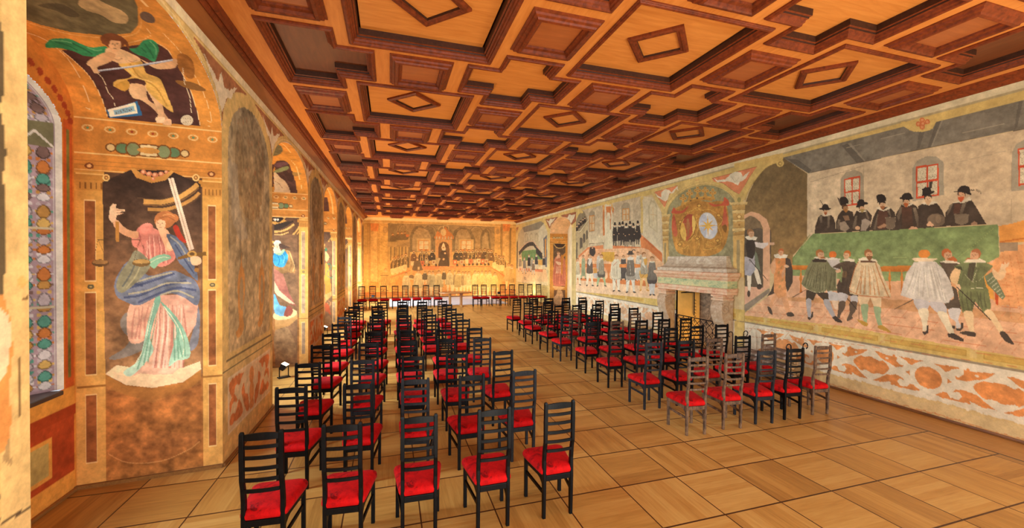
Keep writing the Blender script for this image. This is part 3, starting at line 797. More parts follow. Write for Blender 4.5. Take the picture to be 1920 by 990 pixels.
slab('firebox_throat', [(0, y0, 1.48), (D, y0, 1.48), (D, y1, 1.48), (0, y1, 1.48)], (0, 0, 1), FB_ST)
slab('hearth', [(-0.30, y0-0.3, 0.0), (D, y0-0.3, 0.0), (D, y1+0.3, 0.0), (-0.30, y1+0.3, 0.0)], (0, 0, 1), GREY, 0.05)
IRON = mat_simple('wrought_iron', (26, 22, 22), 0.5, 0.6, var=0.25, scale=20)
# ratchet pot hanger on the lit cheek
bm = bmesh.new(); box(bm, (0, 0, -0.25), (0.022, 0.022, 0.62), bevel=0.004)
for k in range(5): box(bm, (0.03, -0.01, -0.16-0.085*k), (0.05, 0.010, 0.012), Matrix.Rotation(0.5, 3, 'Y'))
sweep(bm, [(0, 0, -0.56), (0.0, -0.03, -0.60), (0.0, -0.06, -0.57)], 0.008, 6); box(bm, (-0.0, 0.03, 0.06), (0.05, 0.05, 0.03))
h = bm_obj('pot_hanger', bm, IRON); h.location = (XR+0.40, FIRE[1]-0.150, 1.30); tag(h, 'black iron toothed pot hanger on the lit cheek of the firebox', 'pot hanger')
bm = bmesh.new(); sweep(bm, [(0.0, 0.0, 0.0), (0.14, -0.02, 0.01), (0.22, -0.04, 0.04)], [0.012, 0.02, 0.05], 8); sweep(bm, [(0.22, -0.04, 0.04), (0.34, -0.07, 0.05)], [0.05, 0.055], 8)
h = bm_obj('flue_damper', bm, IRON); h.location = (XR+0.04, FIRE[1]-0.080, 1.34); tag(h, 'dark iron damper lever at the top of the firebox opening', 'damper')

# fire screen of ogee bars
gs = empty('fire_screen', (7.14, 8.14, 0.05)); tag(gs, 'black wrought iron fire screen with ogee lattice before the firebox', 'fire screen')
GH, GW = 0.74, 1.36
bm = bmesh.new()
sweep(bm, [(0, -GW/2, GH), (0, GW/2, GH)], 0.013, 6); sweep(bm, [(0, -GW/2, 0.06), (0, GW/2, 0.06)], 0.013, 6)
for s in (-1, 1): sweep(bm, [(0, s*GW/2, 0.0), (0, s*GW/2, GH+0.02)], 0.014, 6)
for s in (-1, 1): sweep(bm, [(-0.10, s*GW/2, 0.012), (0.10, s*GW/2, 0.012)], 0.014, 6)
bm_obj('frame', bm, IRON, gs)
bm = bmesh.new(); NCOL = 7; cw = GW/NCOL
for i in range(NCOL+1):
    for ph in (0, 1):
        pts = []
        for j in range(25):
            z = 0.06+(GH-0.06)*j/24; s = math.cos(j/24*3*math.pi+ph*math.pi)
            y = -GW/2+cw*i+cw*0.5*s
            if -GW/2-0.001 <= y <= GW/2+0.001: pts.append((0, y, z))
            else:
                if len(pts) > 1: sweep(bm, pts, 0.007, 5)
                pts = []
        if len(pts) > 1: sweep(bm, pts, 0.007, 5)
for i in range(NCOL):
    for zc_ in (0.18, 0.425, 0.67):
        y = -GW/2+cw*(i+0.5)
        sweep(bm, [(0, y, zc_-0.05), (0, y+0.018, zc_), (0, y, zc_+0.05), (0, y-0.018, zc_)], 0.006, 5, closed=True)
bm_obj('lattice', bm, IRON, gs)

# firewood rack with scroll-topped uprights, and its logs
rk = empty('log_rack', (6.90, 5.98, 0)); tag(rk, 'black iron log rack with curled uprights by the painted wall', 'log rack')
for s in (-1, 1):
    for t_ in (-1, 1):
        bm = bmesh.new(); pts = [(t_*0.14, s*0.63, 0.0), (t_*0.14, s*0.63, 0.68)]
        for j in range(1, 13):
            an = math.pi-j/12*math.pi*1.35; pts.append((t_*0.14+0.055*t_*1.0+0.055*t_*math.cos(an), s*0.63, 0.68+0.055*math.sin(an)))
        sweep(bm, pts, 0.0095, 7); bm_obj('upright', bm, IRON, rk)
bm = bmesh.new()
for t_ in (-1, 1): sweep(bm, [(t_*0.14, -0.63, 0.07), (t_*0.14, 0.63, 0.07)], 0.010, 6)
for s in (-1, 1):
    for z in (0.07, 0.45): sweep(bm, [(-0.14, s*0.63, z), (0.14, s*0.63, z)], 0.009, 6)
bm_obj('rail', bm, IRON, rk)
BARK = marble('log_bark', (70, 50, 36), (128, 100, 76), (190, 176, 158), 0.9)
SPLIT = mat_wood('split_log_wood', (150, 102, 56), (206, 160, 104), 0.8, (10, 1, 10), 3, 0.2, 0.15)
CUT = mat_simple('log_end_grain', (176, 132, 84), 0.85, var=0.25, scale=30)
lr = random.Random(11); nlog = 0
for bi, (yb, nrow) in enumerate(((-0.30, 6), (0.31, 4))):
    for row in range(nrow):
        nc = 3
        for c in range(nc):
            r = lr.uniform(0.033, 0.039); L = lr.uniform(0.48, 0.57)
            x = (c-1)*0.100+(0.01 if row % 2 else -0.01)+lr.uniform(-.004, .004); z = 0.125+row*0.084+lr.uniform(-.004, .004)
            bm = bmesh.new(); kind = lr.random(); ns = 9
            if kind < 0.45: prof = [(math.cos(2*math.pi*k/ns)*r*lr.uniform(.92, 1.08), math.sin(2*math.pi*k/ns)*r*lr.uniform(.92, 1.08)) for k in range(ns)]; split = []
            else:
                a0 = lr.uniform(0, 6.28); arc = [a0+(k/6)*2.6 for k in range(7)]
                prof = [(math.cos(a_)*r*1.15, math.sin(a_)*r*1.15) for a_ in arc]+[(math.cos(a0+3.9)*r*0.5, math.sin(a0+3.9)*r*0.5)]; split = [6, 7]
            n = len(prof); A = [bm.verts.new((px, -L/2, pz)) for px, pz in prof]; B = [bm.verts.new((px*0.94+lr.uniform(-.003, .003), L/2, pz*0.94)) for px, pz in prof]
            f = bm.faces.new(A); f.material_index = 2; f = bm.faces.new(B); f.material_index = 2
            for k in range(n):
                f = bm.faces.new((A[k], A[(k+1) % n], B[(k+1) % n], B[k])); f.material_index = 1 if k in split else 0
            o = bm_obj('firewood_log', bm, [BARK, SPLIT, CUT]); o.location = (6.90+x, 5.98+yb, z); o.rotation_euler = (lr.uniform(-.02, .02), 0, lr.uniform(-.05, .05)); nlog += 1
            tag(o, 'split firewood log lying in the iron rack by the wall', 'log', 'firewood logs in the rack')

# ---------------------------------------------------------------- far end: table, rug, floor spotlights
TABLEWOOD = mat_wood('table_oak', (160, 106, 54), (198, 142, 80), 0.35, (1, 10, 10), 2)
tb = empty('oval_table', (2.93, 18.72, 0)); tag(tb, 'brown oval wooden table at the far end between the chairs', 'table')
bm = bmesh.new(); rings = []
for g, z in ((-0.03, 0.625), (0.0, 0.632), (0.004, 0.645), (0.0, 0.658), (-0.02, 0.664)):
    rings.append([bm.verts.new(((0.76+g)*math.cos(2*math.pi*k/40), (0.50+g)*math.sin(2*math.pi*k/40), z)) for k in range(40)])
for A, B in zip(rings[:-1], rings[1:]):
    for k in range(40): bm.faces.new((A[k], A[(k+1) % 40], B[(k+1) % 40], B[k]))
bm.faces.new(rings[0]); bm.faces.new(rings[-1]); bm_obj('tabletop', bm, TABLEWOOD, tb)
for s in (-1, 1):
    bm = bmesh.new()
    for yy in (-0.10, 0.10): box(bm, (s*0.26, yy, 0.32), (0.085, 0.085, 0.62), bevel=0.01)
    bm_obj('leg', bm, TABLEWOOD, tb)
    bm = bmesh.new(); box(bm, (s*0.27, 0, 0.03), (0.09, 0.74, 0.06), bevel=0.015); box(bm, (s*0.27, 0, 0.60), (0.08, 0.6, 0.045), bevel=0.01); bm_obj('foot', bm, TABLEWOOD, tb)
def rug_mat():
    t = NT('pale_rug_wool'); v = t.coords((0.7, 3, 1)); n = t.noise(v, 3.0, 5, 0.7, 1.0)
    t.l(t.ramp(n, [(0.3, lin((184, 184, 190))), (0.5, lin((212, 208, 202))), (0.7, lin((230, 224, 212)))]), t.b.inputs['Base Color']); t.b.inputs['Roughness'].default_value = 0.95
    t.bump(t.noise(v, 80, 2), 0.2, 0.004); return t.m
bm = bmesh.new(); box(bm, (2.82, 21.30, 0.006), (5.66, 4.15, 0.012), bevel=0.004)
rug = bm_obj('rug', bm, rug_mat()); tag(rug, 'large pale blue and white rug in front of the end wall', 'rug')

HOUS = mat_simple('black_lamp_housing', (28, 28, 30), 0.45, 0.3)
lm_t = NT('lamp_glass'); lm_t.b.inputs['Base Color'].default_value = (1, 0.85, 0.6, 1); lm_t.b.inputs['Emission Color'].default_value = (1.0, 0.80, 0.52, 1); lm_t.b.inputs['Emission Strength'].default_value = 6.0
LAMPG = lm_t.m
def floodlight(x, y, rz, tilt, label, target, power, size=110, hz=0.20, color=WARM):
    r = empty('floor_spotlight', (x, y, 0), rz); tag(r, label, 'spotlight', 'floor spotlights')
    bm = bmesh.new(); box(bm, (0, 0, 0.008), (0.20, 0.12, 0.016), bevel=0.004); bm_obj('base_plate', bm, HOUS, r)
    bm = bmesh.new()
    for s in (-1, 1): sweep(bm, [(s*0.075, 0, 0.012), (s*0.075, 0, hz)], 0, flat=(0.006, 0.018))
    bm_obj('bracket', bm, HOUS, r)
    hd = empty('head', (0, 0, hz)); hd.parent = r; hd.rotation_euler = (tilt, 0, 0)
    bm = bmesh.new(); rs = []
    for w, d_, yy in ((0.045, 0.030, -0.065), (0.060, 0.042, -0.02), (0.070, 0.052, 0.05), (0.070, 0.052, 0.056)):
        rs.append([bm.verts.new((sx*w, yy, sz*d_)) for sx, sz in ((-1, -1), (1, -1), (1, 1), (-1, 1))])
    for A, B in zip(rs[:-1], rs[1:]):
        for k in range(4): bm.faces.new((A[k], A[(k+1) % 4], B[(k+1) % 4], B[k]))
    bm.faces.new(rs[0]); bm_obj('housing', bm, HOUS, hd)
    bm = bmesh.new(); box(bm, (0, 0.056, 0), (0.13, 0.004, 0.094)); bm_obj('lens', bm, LAMPG, hd)
    c = Vector((x, y, hz)); tgt = Vector(target); d_ = (tgt-c).normalized()
    hd.rotation_euler = (0, 0, 0); 
    loc = r.matrix_basis.to_3x3()
    dl = Matrix.Rotation(-rz, 3, 'Z') @ d_
    hd.rotation_euler = dl.to_track_quat('Y', 'Z').to_euler()
    spot('floor_spotlight_beam', c+d_*0.075, tgt, power, color, size, 0.7, 0.04)
floodlight(-1.87, 8.32, 0.5, 0, 'small black floor spotlight glowing in the second window niche', (0.3, 7.9, 4.5), 420, 96)
for k, (a, b) in enumerate(NICHES):
    if k in (0, 1): continue
    floodlight(XL(a)-0.20, b-0.75, 0.5, 0, 'small black floor spotlight in the %s window niche from the camera' % ORD[k], (XL(a)+2.0, a+1.2, 4.5), 520, 96)
floodlight(-0.80, 21.1, 0, 0, 'silver floor spotlight behind the second chair from the window wall', (-0.1, YB, 2.2), 420, 125, 0.34)
floodlight(5.52, 20.6, 0, 0, 'floor spotlight behind the chairs right of the table', (5.2, YB, 1.9), 520, 120, 0.42)
floodlight(7.10, 19.9, 0, 0, 'floor spotlight beside the right wall behind the last chairs', (7.34, 20.6, 1.0), 50, 125, 0.30)
floodlight(7.75, 16.2, 0, 0, 'floor spotlight inside the niche of the right wall', (7.7, 17.4, 3.0), 120, 130)
spot('firebox_lamp', (7.55, 7.95, 0.22), (7.75, 9.0, 0.95), 26, (1.0, 0.66, 0.28), 130, 0.7, 0.05)
# ---------------------------------------------------------------- frescoes: pigment laid on the plaster sheets
class Brush: pass
W_ = None; K_ = (0, 0, 1.0)
def on(sheet): 
    global W_; W_ = sheet
def K(x0, y0, sc):
    global K_; K_ = (x0, y0, sc)
def pts_(p):
    if isinstance(p, str): p = [tuple(float(v) for v in q.split(',')) for q in p.split()]
    return np.array(p, float)
def smooth_(p, n=5):
    N = len(p); out = []
    for i in range(N):
        a, b, c, d = p[i-1], p[i], p[(i+1) % N], p[(i+2) % N]
        for k in range(n):
            t = k/n
            out.append(0.5*((2*b)+(-a+c)*t+(2*a-5*b+4*c-d)*t*t+(-a+3*b-3*c+d)*t**3))
    return np.array(out)
def to_wall(p):
    u = K_[0]+p[:, 0]/K_[2]; v = K_[1]+p[:, 1]/K_[2]
    s, t = W_.to_st(u, v); return np.stack([s, t], -1)
def fill_st(q, c, c2=None, ax='v', a=1.0, mot=0.05, rag=0.0, edge=None):
    """fill an outline given in wall metres"""
    sh = W_; s0, t0 = q.min(0); s1, t1 = q.max(0)
    i0, i1 = np.searchsorted(sh.S, s0-0.03), np.searchsorted(sh.S, s1+0.03); j0, j1 = np.searchsorted(sh.T, t0-0.03), np.searchsorted(sh.T, t1+0.03)
    if i1 <= i0 or j1 <= j0: return
    X = sh.s[j0:j1, i0:i1]; Y = sh.t[j0:j1, i0:i1]
    if rag: X = X+rag*sh.n2[j0:j1, i0:i1]; Y = Y+rag*sh.n3[j0:j1, i0:i1]
    m = np.zeros(X.shape, bool); n = len(q); x0, y0 = q[-1]
    for k in range(n):
        x1, y1 = q[k]
        if y0 != y1:
            cr = (Y < max(y0, y1)) & (Y >= min(y0, y1)); m ^= cr & (X < (x1-x0)*(Y-y0)/(y1-y0)+x0)
        x0, y0 = x1, y1
    if not m.any(): return
    col = np.array(c, float)
    img = sh.img[j0:j1, i0:i1]
    if c2 is not None:
        f = (t1-Y[m])/(t1-t0+1e-9) if ax == 'v' else (X[m]-s0)/(s1-s0+1e-9)
        f = np.clip(f, 0, 1)
        col = col*(1-f)[:, None]+np.array(c2, float)*f[:, None]
    if mot: col = col*(1+mot*(sh.n2[j0:j1, i0:i1][m]*1.2+sh.n3[j0:j1, i0:i1][m]*0.9))[:, None]
    img[m] = img[m]*(1-a)+col*a
def P(c, p, c2=None, sm=0, **kw):
    p = pts_(p)
    if sm: p = smooth_(p, 4)
    fill_st(to_wall(p), c, c2, **kw)
def ST(c, s0, s1, t0, t1, **kw): fill_st(np.array([(s0, t0), (s1, t0), (s1, t1), (s0, t1)], float), c, **kw)
def PS(c, p, sm=0, **kw):
    p = pts_(p)
    if sm: p = smooth_(p, 4)
    fill_st(p, c, **kw)
def El(c, x, y, rx, ry=None, rot=0, **kw):
    ry = ry or rx; an = np.linspace(0, 2*np.pi, 22)[:-1]; co, si = math.cos(math.radians(rot)), math.sin(math.radians(rot))
    X, Y = rx*np.cos(an), ry*np.sin(an)
    P(c, np.stack([x+X*co-Y*si, y+X*si+Y*co], -1), **kw)
def Ln(c, w, p, sm=0, closed=False, **kw):
    p = pts_(p)
    if sm:
        if closed: p = smooth_(p, 4)
        else:
            e = np.concatenate([[2*p[0]-p[1]], p, [2*p[-1]-p[-2]]]); out = []
            for i in range(1, len(e)-2):
                a, b, c_, d = e[i-1], e[i], e[i+1], e[i+2]
                for k in range(4):
                    t = k/4; out.append(0.5*((2*b)+(-a+c_)*t+(2*a-5*b+4*c_-d)*t*t+(-a+3*b-3*c_+d)*t**3))
            p = np.array(out+[p[-1]])
    if closed: p = np.concatenate([p, p[:1]])
    d = np.gradient(p, axis=0); L = np.hypot(d[:, 0], d[:, 1])+1e-9; nx, ny = -d[:, 1]/L, d[:, 0]/L
    w = np.asarray(w, float)*0.5*np.ones(len(p))
    A = np.stack([p[:, 0]+nx*w, p[:, 1]+ny*w], -1); B = np.stack([p[:, 0]-nx*w, p[:, 1]-ny*w], -1)
    if closed:
        for i in range(len(p)-1): fill_st(to_wall(np.array([A[i], A[i+1], B[i+1], B[i]])), c, **kw)
    else: fill_st(to_wall(np.concatenate([A, B[::-1]])), c, **kw)
def folds(c, p, w, n, seed=0, a=0.5):
    """soft drapery folds: n streaks fanning between the top edge and the bottom edge of a quad (tl,tr,br,bl)"""
    q = pts_(p); r = random.Random(seed)
    for k in range(n):
        f = (k+0.5+r.uniform(-.25, .25))/n
        t = q[0]*(1-f)+q[1]*f; b = q[3]*(1-f)+q[2]*f; mid = (t+b)/2+np.array([r.uniform(-1, 1)*w*1.5, 0])
        st = t*0.9+b*0.1
        Ln(c, [0.3*w]+[w*0.7]*3+[w]*2+[w*1.1]*3, [st, st*.75+mid*.25, st*.5+mid*.5, st*.25+mid*.75, mid, mid*.7+b*.3, mid*.4+b*.6, mid*.2+b*.8, b], a=a)
def darker(c, f): return tuple(max(0, min(255, v*f)) for v in c)
def face(x, y, r, skin=(206, 158, 120), hair=(150, 92, 50), turn=0, beard=None, rot=0):
    El(hair, x-turn*r*0.22, y-r*0.24, r*0.86, r*0.92, rot)
    El(skin, x+turn*r*0.18, y+r*0.12, r*0.76, r*1.0, rot)
    P(hair, [(x-r*(.8+.2*turn), y-r*.05), (x-r*(.78+.2*turn), y-r*.75), (x-turn*r*.1, y-r*1.12), (x+r*(.74-.1*turn), y-r*.72), (x+r*(.70-.05*turn), y-r*.30), (x+turn*r*.2, y-r*.52), (x-r*(.5-.1*turn), y-r*.34), (x-r*(.62+.1*turn), y+r*.1)], sm=1)
    dk = darker(skin, 0.62)
    if r > 5:
        for e in (-0.28, 0.28): El(dk, x+r*(e+0.28*turn), y+r*0.02, r*0.14, r*0.09)
        Ln(dk, r*0.10, [(x+r*0.25*turn, y+r*0.05), (x+r*0.34*turn, y+r*0.36)])
        Ln(darker(skin, 0.7), r*0.12, [(x+r*(0.25*turn-0.2), y+r*0.62), (x+r*(0.25*turn+0.2), y+r*0.62)])
    if beard: P(beard, [(x+r*(0.25*turn-0.6), y+r*0.45), (x+r*(0.25*turn+0.6), y+r*0.45), (x+r*(0.3*turn+0.35), y+r*1.15), (x+r*0.3*turn, y+r*1.45), (x+r*(0.3*turn-0.35), y+r*1.15)], sm=1)
def gent(x, y0, y1, w, coat, hose=(210, 195, 170), skin=(205, 158, 120), hair=(140, 90, 52), collar=(218, 205, 178), skirt=0.58, hat=None, breech=None, shoes=(60, 48, 42), turn=0, stride=0.16, seed=0, plume=None):
    H = y1-y0; r = H*0.062; hw = w/2; sy = y0+H*0.145; ky = y0+H*skirt
    for s in (-1, 1):
        lx = x+s*hw*0.42; fx = x+s*H*stride*0.5
        P(hose, [(lx-H*.045, ky-H*.03), (lx+H*.045, ky-H*.03), (fx+H*.026, y1-H*.10), (fx+H*.02, y1-H*.02), (fx-H*.02, y1-H*.02), (fx-H*.03, y1-H*.13)], sm=1)
        P(shoes, [(fx-H*.024, y1-H*.035), (fx+H*.024, y1-H*.035), (fx+H*.03+s*H*.03, y1), (fx-H*.02+s*H*.02, y1)], sm=1)
        if breech: P(breech, [(lx-H*.07, ky-H*.08), (lx+H*.07, ky-H*.08), (lx+H*.06, ky+H*.09), (lx-H*.06, ky+H*.09)], sm=1)
    P(coat, [(x-hw*0.42, sy), (x+hw*0.42, sy), (x+hw*0.78, sy+H*.10), (x+hw*0.95, ky-H*.08), (x+hw*0.85, ky), (x, ky+H*.015), (x-hw*0.85, ky), (x-hw*0.95, ky-H*.08), (x-hw*0.78, sy+H*.10)], c2=darker(coat, 0.82), sm=1)
    folds(darker(coat, 0.66), [(x-hw*.35, sy+H*.03), (x+hw*.35, sy+H*.03), (x+hw*.75, ky), (x-hw*.75, ky)], w*0.05, 5, seed+int(x), 0.6)
    folds(tuple(min(255, v*1.16) for v in coat), [(x-hw*.3, sy+H*.03), (x+hw*.3, sy+H*.03), (x+hw*.7, ky), (x-hw*.7, ky)], w*0.04, 4, seed+7+int(x), 0.5)
    if collar: El(collar, x, sy+H*.005, w*0.27, H*.022)
    face(x, y0+H*0.075, r, skin, hair, turn)
    if hat:
        El(hat, x, y0+H*.045, r*1.55, r*0.32); P(hat, [(x-r*.8, y0+H*.045), (x-r*.75, y0-H*.02), (x, y0-H*.035), (x+r*.75, y0-H*.02), (x+r*.8, y0+H*.045)], sm=1)
        if plume: Ln(plume, r*0.35, [(x+r*.5, y0-H*.02), (x+r*1.3, y0-H*.06), (x+r*1.9, y0-H*.03)], sm=1)

# ================================================================= right wall: general bands
on(SH['right']); A0, A1 = 2.2, YB
ST((214, 194, 156), A0, A1, 4.305, 4.42); ST((168, 150, 112), A0, A1, 4.275, 4.306); ST((204, 170, 98), A0, A1, 4.12, 4.276)
ST((204, 168, 92), A0, A1, 0.885, 1.13)
for k in range(40):
    s = 2.35+k*1.02
    if s < 6.7 or 9.9 < s < 15 or s > 18.4: ST((206, 172, 108), s-0.10, s-0.03, 0.93, 1.06); ST((176, 136, 62), s, s+0.86, 0.938, 1.028); ST((196, 152, 72), s+0.01, s+0.85, 0.945, 1.018)
ST((140, 122, 100), A0, A1, 0.853, 0.886); ST((224, 206, 182), A0, A1, 0.21, 0.854)
ST((214, 178, 122), A0, A1, 0.0, 0.235, rag=0.03); ST((222, 190, 150), A0, A1, 0.0, 0.19, rag=0.08, a=0.3); ST((206, 128, 76), A0, A1, 0.04, 0.062, rag=0.03, a=0.8)
WING = ([(.065, -.93), (.15, -.92), (.32, -.82), (.48, -.86), (.475, -.58), (.54, -.38), (.60, -.42), (.58, -.27), (.465, -.2), (.335, -.4), (.24, -.5), (.17, -.63)],
        [(.52, -.89), (.93, -.88), (.80, -.73), (.73, -.51), (.68, -.59), (.65, -.7)],
        [(.037, .92), (.15, .72), (.30, .36), (.465, .25), (.58, .31), (.62, .5), (.54, .41), (.49, .6), (.54, .86), (.66, .80), (.70, .60), (.76, .56), (.875, .84), (.78, .93), (.465, .93), (.37, .75), (.22, .9)], [(.635, -.06), (.70, -.17), (.70, .10)])
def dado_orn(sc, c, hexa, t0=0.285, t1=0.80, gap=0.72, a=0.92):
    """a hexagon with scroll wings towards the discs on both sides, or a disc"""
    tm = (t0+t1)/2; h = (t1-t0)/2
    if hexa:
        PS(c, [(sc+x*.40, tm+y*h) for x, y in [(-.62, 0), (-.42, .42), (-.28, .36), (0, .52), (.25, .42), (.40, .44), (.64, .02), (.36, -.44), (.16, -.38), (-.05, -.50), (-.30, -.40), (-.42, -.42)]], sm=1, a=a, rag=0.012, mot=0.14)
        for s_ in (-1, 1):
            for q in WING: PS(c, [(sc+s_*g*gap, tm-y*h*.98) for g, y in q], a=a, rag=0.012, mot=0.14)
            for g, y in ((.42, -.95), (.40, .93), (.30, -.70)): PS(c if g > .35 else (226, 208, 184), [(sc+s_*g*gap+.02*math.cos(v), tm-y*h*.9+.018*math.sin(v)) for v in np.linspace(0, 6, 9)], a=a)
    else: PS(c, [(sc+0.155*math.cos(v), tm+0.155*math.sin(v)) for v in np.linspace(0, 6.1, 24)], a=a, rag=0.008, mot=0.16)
for k in range(-1, 29):
    s = 3.05+0.715*k
    if s > 6.6 and s < 9.95 or 15.2 < s < 18.4 or s > 23: continue
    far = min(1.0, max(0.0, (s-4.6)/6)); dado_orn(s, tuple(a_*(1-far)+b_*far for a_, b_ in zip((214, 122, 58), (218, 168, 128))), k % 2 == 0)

# ================================================================= right wall: the near council scene
K(1380, 180, 3.0944)
P((190, 164, 132), '413,450 1800,165 1800,760 1597,775 1450,745 455,797 413,830', c2=(206, 180, 146), ax='h', mot=0.09)
P((100, 82, 54), '48,640 75,560 110,490 165,410 270,355 413,450 413,830 330,925 330,1000 48,1000', c2=(142, 108, 64), mot=0.12)
P((112, 104, 92), '270,358 975,178 1010,200 1090,205 1160,150 1800,-12 1800,165 1200,282 750,378 420,449', mot=0.12)
for q in ('612,288 648,276 745,378 700,388', '1060,210 1095,205 1065,300 1050,305', '1160,152 1190,145 1130,295 1112,298', '1640,32 1665,25 1632,180 1612,200', '290,362 360,370 440,430 420,447'): P((88, 82, 74), q)
for q in ('648,276 665,272 750,374 745,378', '1190,145 1200,142 1140,292 1130,295'): P((134, 124, 108), q)
Ln((88, 76, 62), 3, '420,449 750,379 1200,283 1671,190'); Ln((150, 138, 118), 3, '640,300 980,215'); Ln((150, 138, 118), 3, '1210,240 1640,140')
Ln((150, 132, 108), 3, '430,500 740,405'); Ln((160, 142, 116), 2, '740,395 742,640'); Ln((170, 150, 122), 4, '1240,395 1600,310'); Ln((162, 140, 112), 3, '1597,290 1597,775')
P((204, 170, 98), '950,172 985,178 1005,196 1030,206 1080,208 1110,203 1140,190 1162,150 1180,135 960,150', sm=0)
for x, y in ((1058, 162), (1110, 150), (1080, 140), (1080, 180), (1084, 160)): El((196, 100, 56), x, y, 15); El((214, 140, 92), x, y, 8)
Ln((204, 170, 98), 26, '40,600 62,540 100,480 160,412 215,382 270,366', sm=1); Ln((160, 128, 70), 3, '52,606 75,545 112,488 170,420 225,392 262,382', sm=1)
El((204, 170, 98), 256, 390, 22); El((150, 120, 66), 256, 392, 12); El((204, 170, 98), 257, 392, 7)
P((204, 168, 96), '-10,392 270,330 275,366 160,400 60,500 -10,500')
P((150, 136, 114), '607,640 607,480 640,440 690,428 730,445 740,470 740,630'); P((150, 138, 118), '1023,612 1023,420 1050,375 1110,348 1165,352 1204,385 1206,572'); P((150, 138, 118), '1597,552 1600,330 1625,280 1720,225 1800,240 1800,530')
for q in ([(627, 481), (720, 463), (720, 628), (629, 642)], [(1043, 410), (1175, 390), (1178, 578), (1045, 597)], [(1635, 306), (1760, 282), (1765, 500), (1640, 522)]):
    q = [np.array(p_, float) for p_ in q]; P((190, 62, 34), q, mot=0.1)
    def bl(u, v): return (q[0]*(1-u)+q[1]*u)*(1-v)+(q[3]*(1-u)+q[2]*u)*v
    for ux in (0, 1):
        for vy in (0, 1):
            a_, b_, c_, d_ = 0.07+0.47*ux, 0.07+0.47*ux+0.39, 0.055+0.475*vy, 0.055+0.475*vy+0.415
            P((204, 188, 158), [bl(a_, c_), bl(b_, c_), bl(b_, d_), bl(a_, d_)])
            for m_ in range(5):
                for n_ in range(8):
                    p0 = bl(a_+(b_-a_)*(m_+.3)/5, c_+(d_-c_)*(n_+.3)/8); p1 = bl(a_+(b_-a_)*(m_+.8)/5, c_+(d_-c_)*(n_+.8)/8)
                    Ln((112, 98, 78), 2.0, [p0, p1 if (m_+n_) % 2 else (p1[0], p0[1])])
# floor, rail and green table
K(1380, 420, 3.0944)
P((214, 158, 122), '48,520 230,390 325,300 325,235 900,235 1530,185 1800,40 1800,800 1000,660 600,590 48,530', c2=(220, 164, 126), mot=0.10)
P((226, 150, 92), '1440,230 1530,185 1530,150 1800,100 1800,500 1500,470', mot=0.10, a=0.85, rag=0.05)
P((222, 142, 64), '1524,12 1600,-2 1800,-60 1800,110 1640,106 1530,112'); P((196, 108, 44), '1530,100 1800,60 1800,68 1530,110'); P((150, 124, 98), '1530,110 1636,104 1636,155 1530,160')
P((198, 140, 94), '300,425 900,432 1800,535 1800,590 900,492 300,444', mot=0.1)
rr = random.Random(3)
for k in range(16):
    x = 60+k*110; Ln((196, 104, 64), 2.0, [(x, 640+x*0.07), (x+190, 430+x*0.05)], a=0.75)
for k in range(5): y = 470+k*48; Ln((196, 104, 64), 2.0, [(60, y-10), (700, y+38), (1800, y+190)], a=0.7)
for k in range(6): Ln((200, 104, 58), 2.0, [(1545+k*40, 170), (1600+k*60, 560)], a=0.7)
for k in range(5): Ln((200, 104, 58), 2.0, [(1500, 230+k*62), (1800, 215+k*70)], a=0.7)
P((110, 132, 80), '445,58 1520,2 1528,190 1455,228 1100,330 865,332 330,306 328,195 420,85', c2=(126, 142, 90), mot=0.14)
P((214, 158, 122), '330,300 430,300 470,420 330,420'); P((216, 158, 118), '880,332 1000,330 990,440 880,440'); P((222, 156, 106), '1100,330 1300,280 1300,420 1100,420')
Ln((150, 166, 96), 2.0, '1290,195 1370,130 1500,20'); Ln((146, 160, 98), 2.0, '840,192 1200,200')
Ln((84, 112, 56), 5, '430,60 330,200 332,232', a=0.6); Ln((80, 108, 54), 3, '480,70 470,230', a=0.4)
P((204, 122, 48), '312,238 480,241 480,266 312,264', c2=(182, 96, 34)); P((206, 124, 50), '838,246 1020,240 1020,276 840,276', c2=(182, 96, 34))
for x in (376, 892, 962, 1010): P((206, 128, 54), [(x-5, 264), (x+5, 264), (x+3, 280), (x+9, 320), (x+4, 335), (x+6, 400), (x-6, 400), (x-4, 335), (x-9, 320), (x-3, 280)], c2=(186, 100, 40))
P((222, 150, 62), '1430,260 1480,320 1500,440 1440,420'); P((190, 70, 34), '1502,395 1522,405 1520,470 1506,465')
# men seated behind the table
K(1510, 330, 5.3333)
BK = (44, 36, 31); SK = (204, 156, 118); GRY = (108, 94, 78)
def cloak(p, st=()): 
    P(BK, p, c2=(56, 46, 40), mot=0.16, sm=0)
    for q in st: P(GRY, q, c2=(78, 66, 56), mot=0.12)
cloak('92,575 100,500 130,410 165,380 250,385 280,410 300,470 302,566', ('140,400 172,395 165,470 148,465', '225,395 247,395 240,515 218,520'))
P((206, 188, 160), '160,388 185,362 235,365 252,390 215,402 185,402'); face(203, 352, 27, SK, BK, 0, (148, 74, 38)); El((26, 22, 22), 197, 328, 61, 13); P((28, 24, 24), '170,326 172,295 195,281 225,290 232,326', sm=1); Ln((70, 60, 50), 6, '178,290 160,262 150,245')
cloak('302,562 305,470 330,390 365,345 440,345 475,360 492,440 470,560', ('312,520 330,430 350,440 340,540',))
face(398, 318, 34, (160, 112, 76), (70, 48, 34), .8, (150, 96, 46)); P((34, 28, 26), '340,252 350,215 400,209 428,240 430,272 385,285 352,292', sm=1); P((80, 66, 54), '318,215 338,222 352,270 345,280')
P((140, 122, 104), '340,468 395,450 442,520 400,556 350,540'); P((120, 90, 68), '372,400 430,395 445,440 400,450')
cloak('445,556 470,430 510,350 560,335 620,340 668,400 640,550', ('470,520 500,400 520,400 500,540', '600,370 615,350 640,430 625,440'))
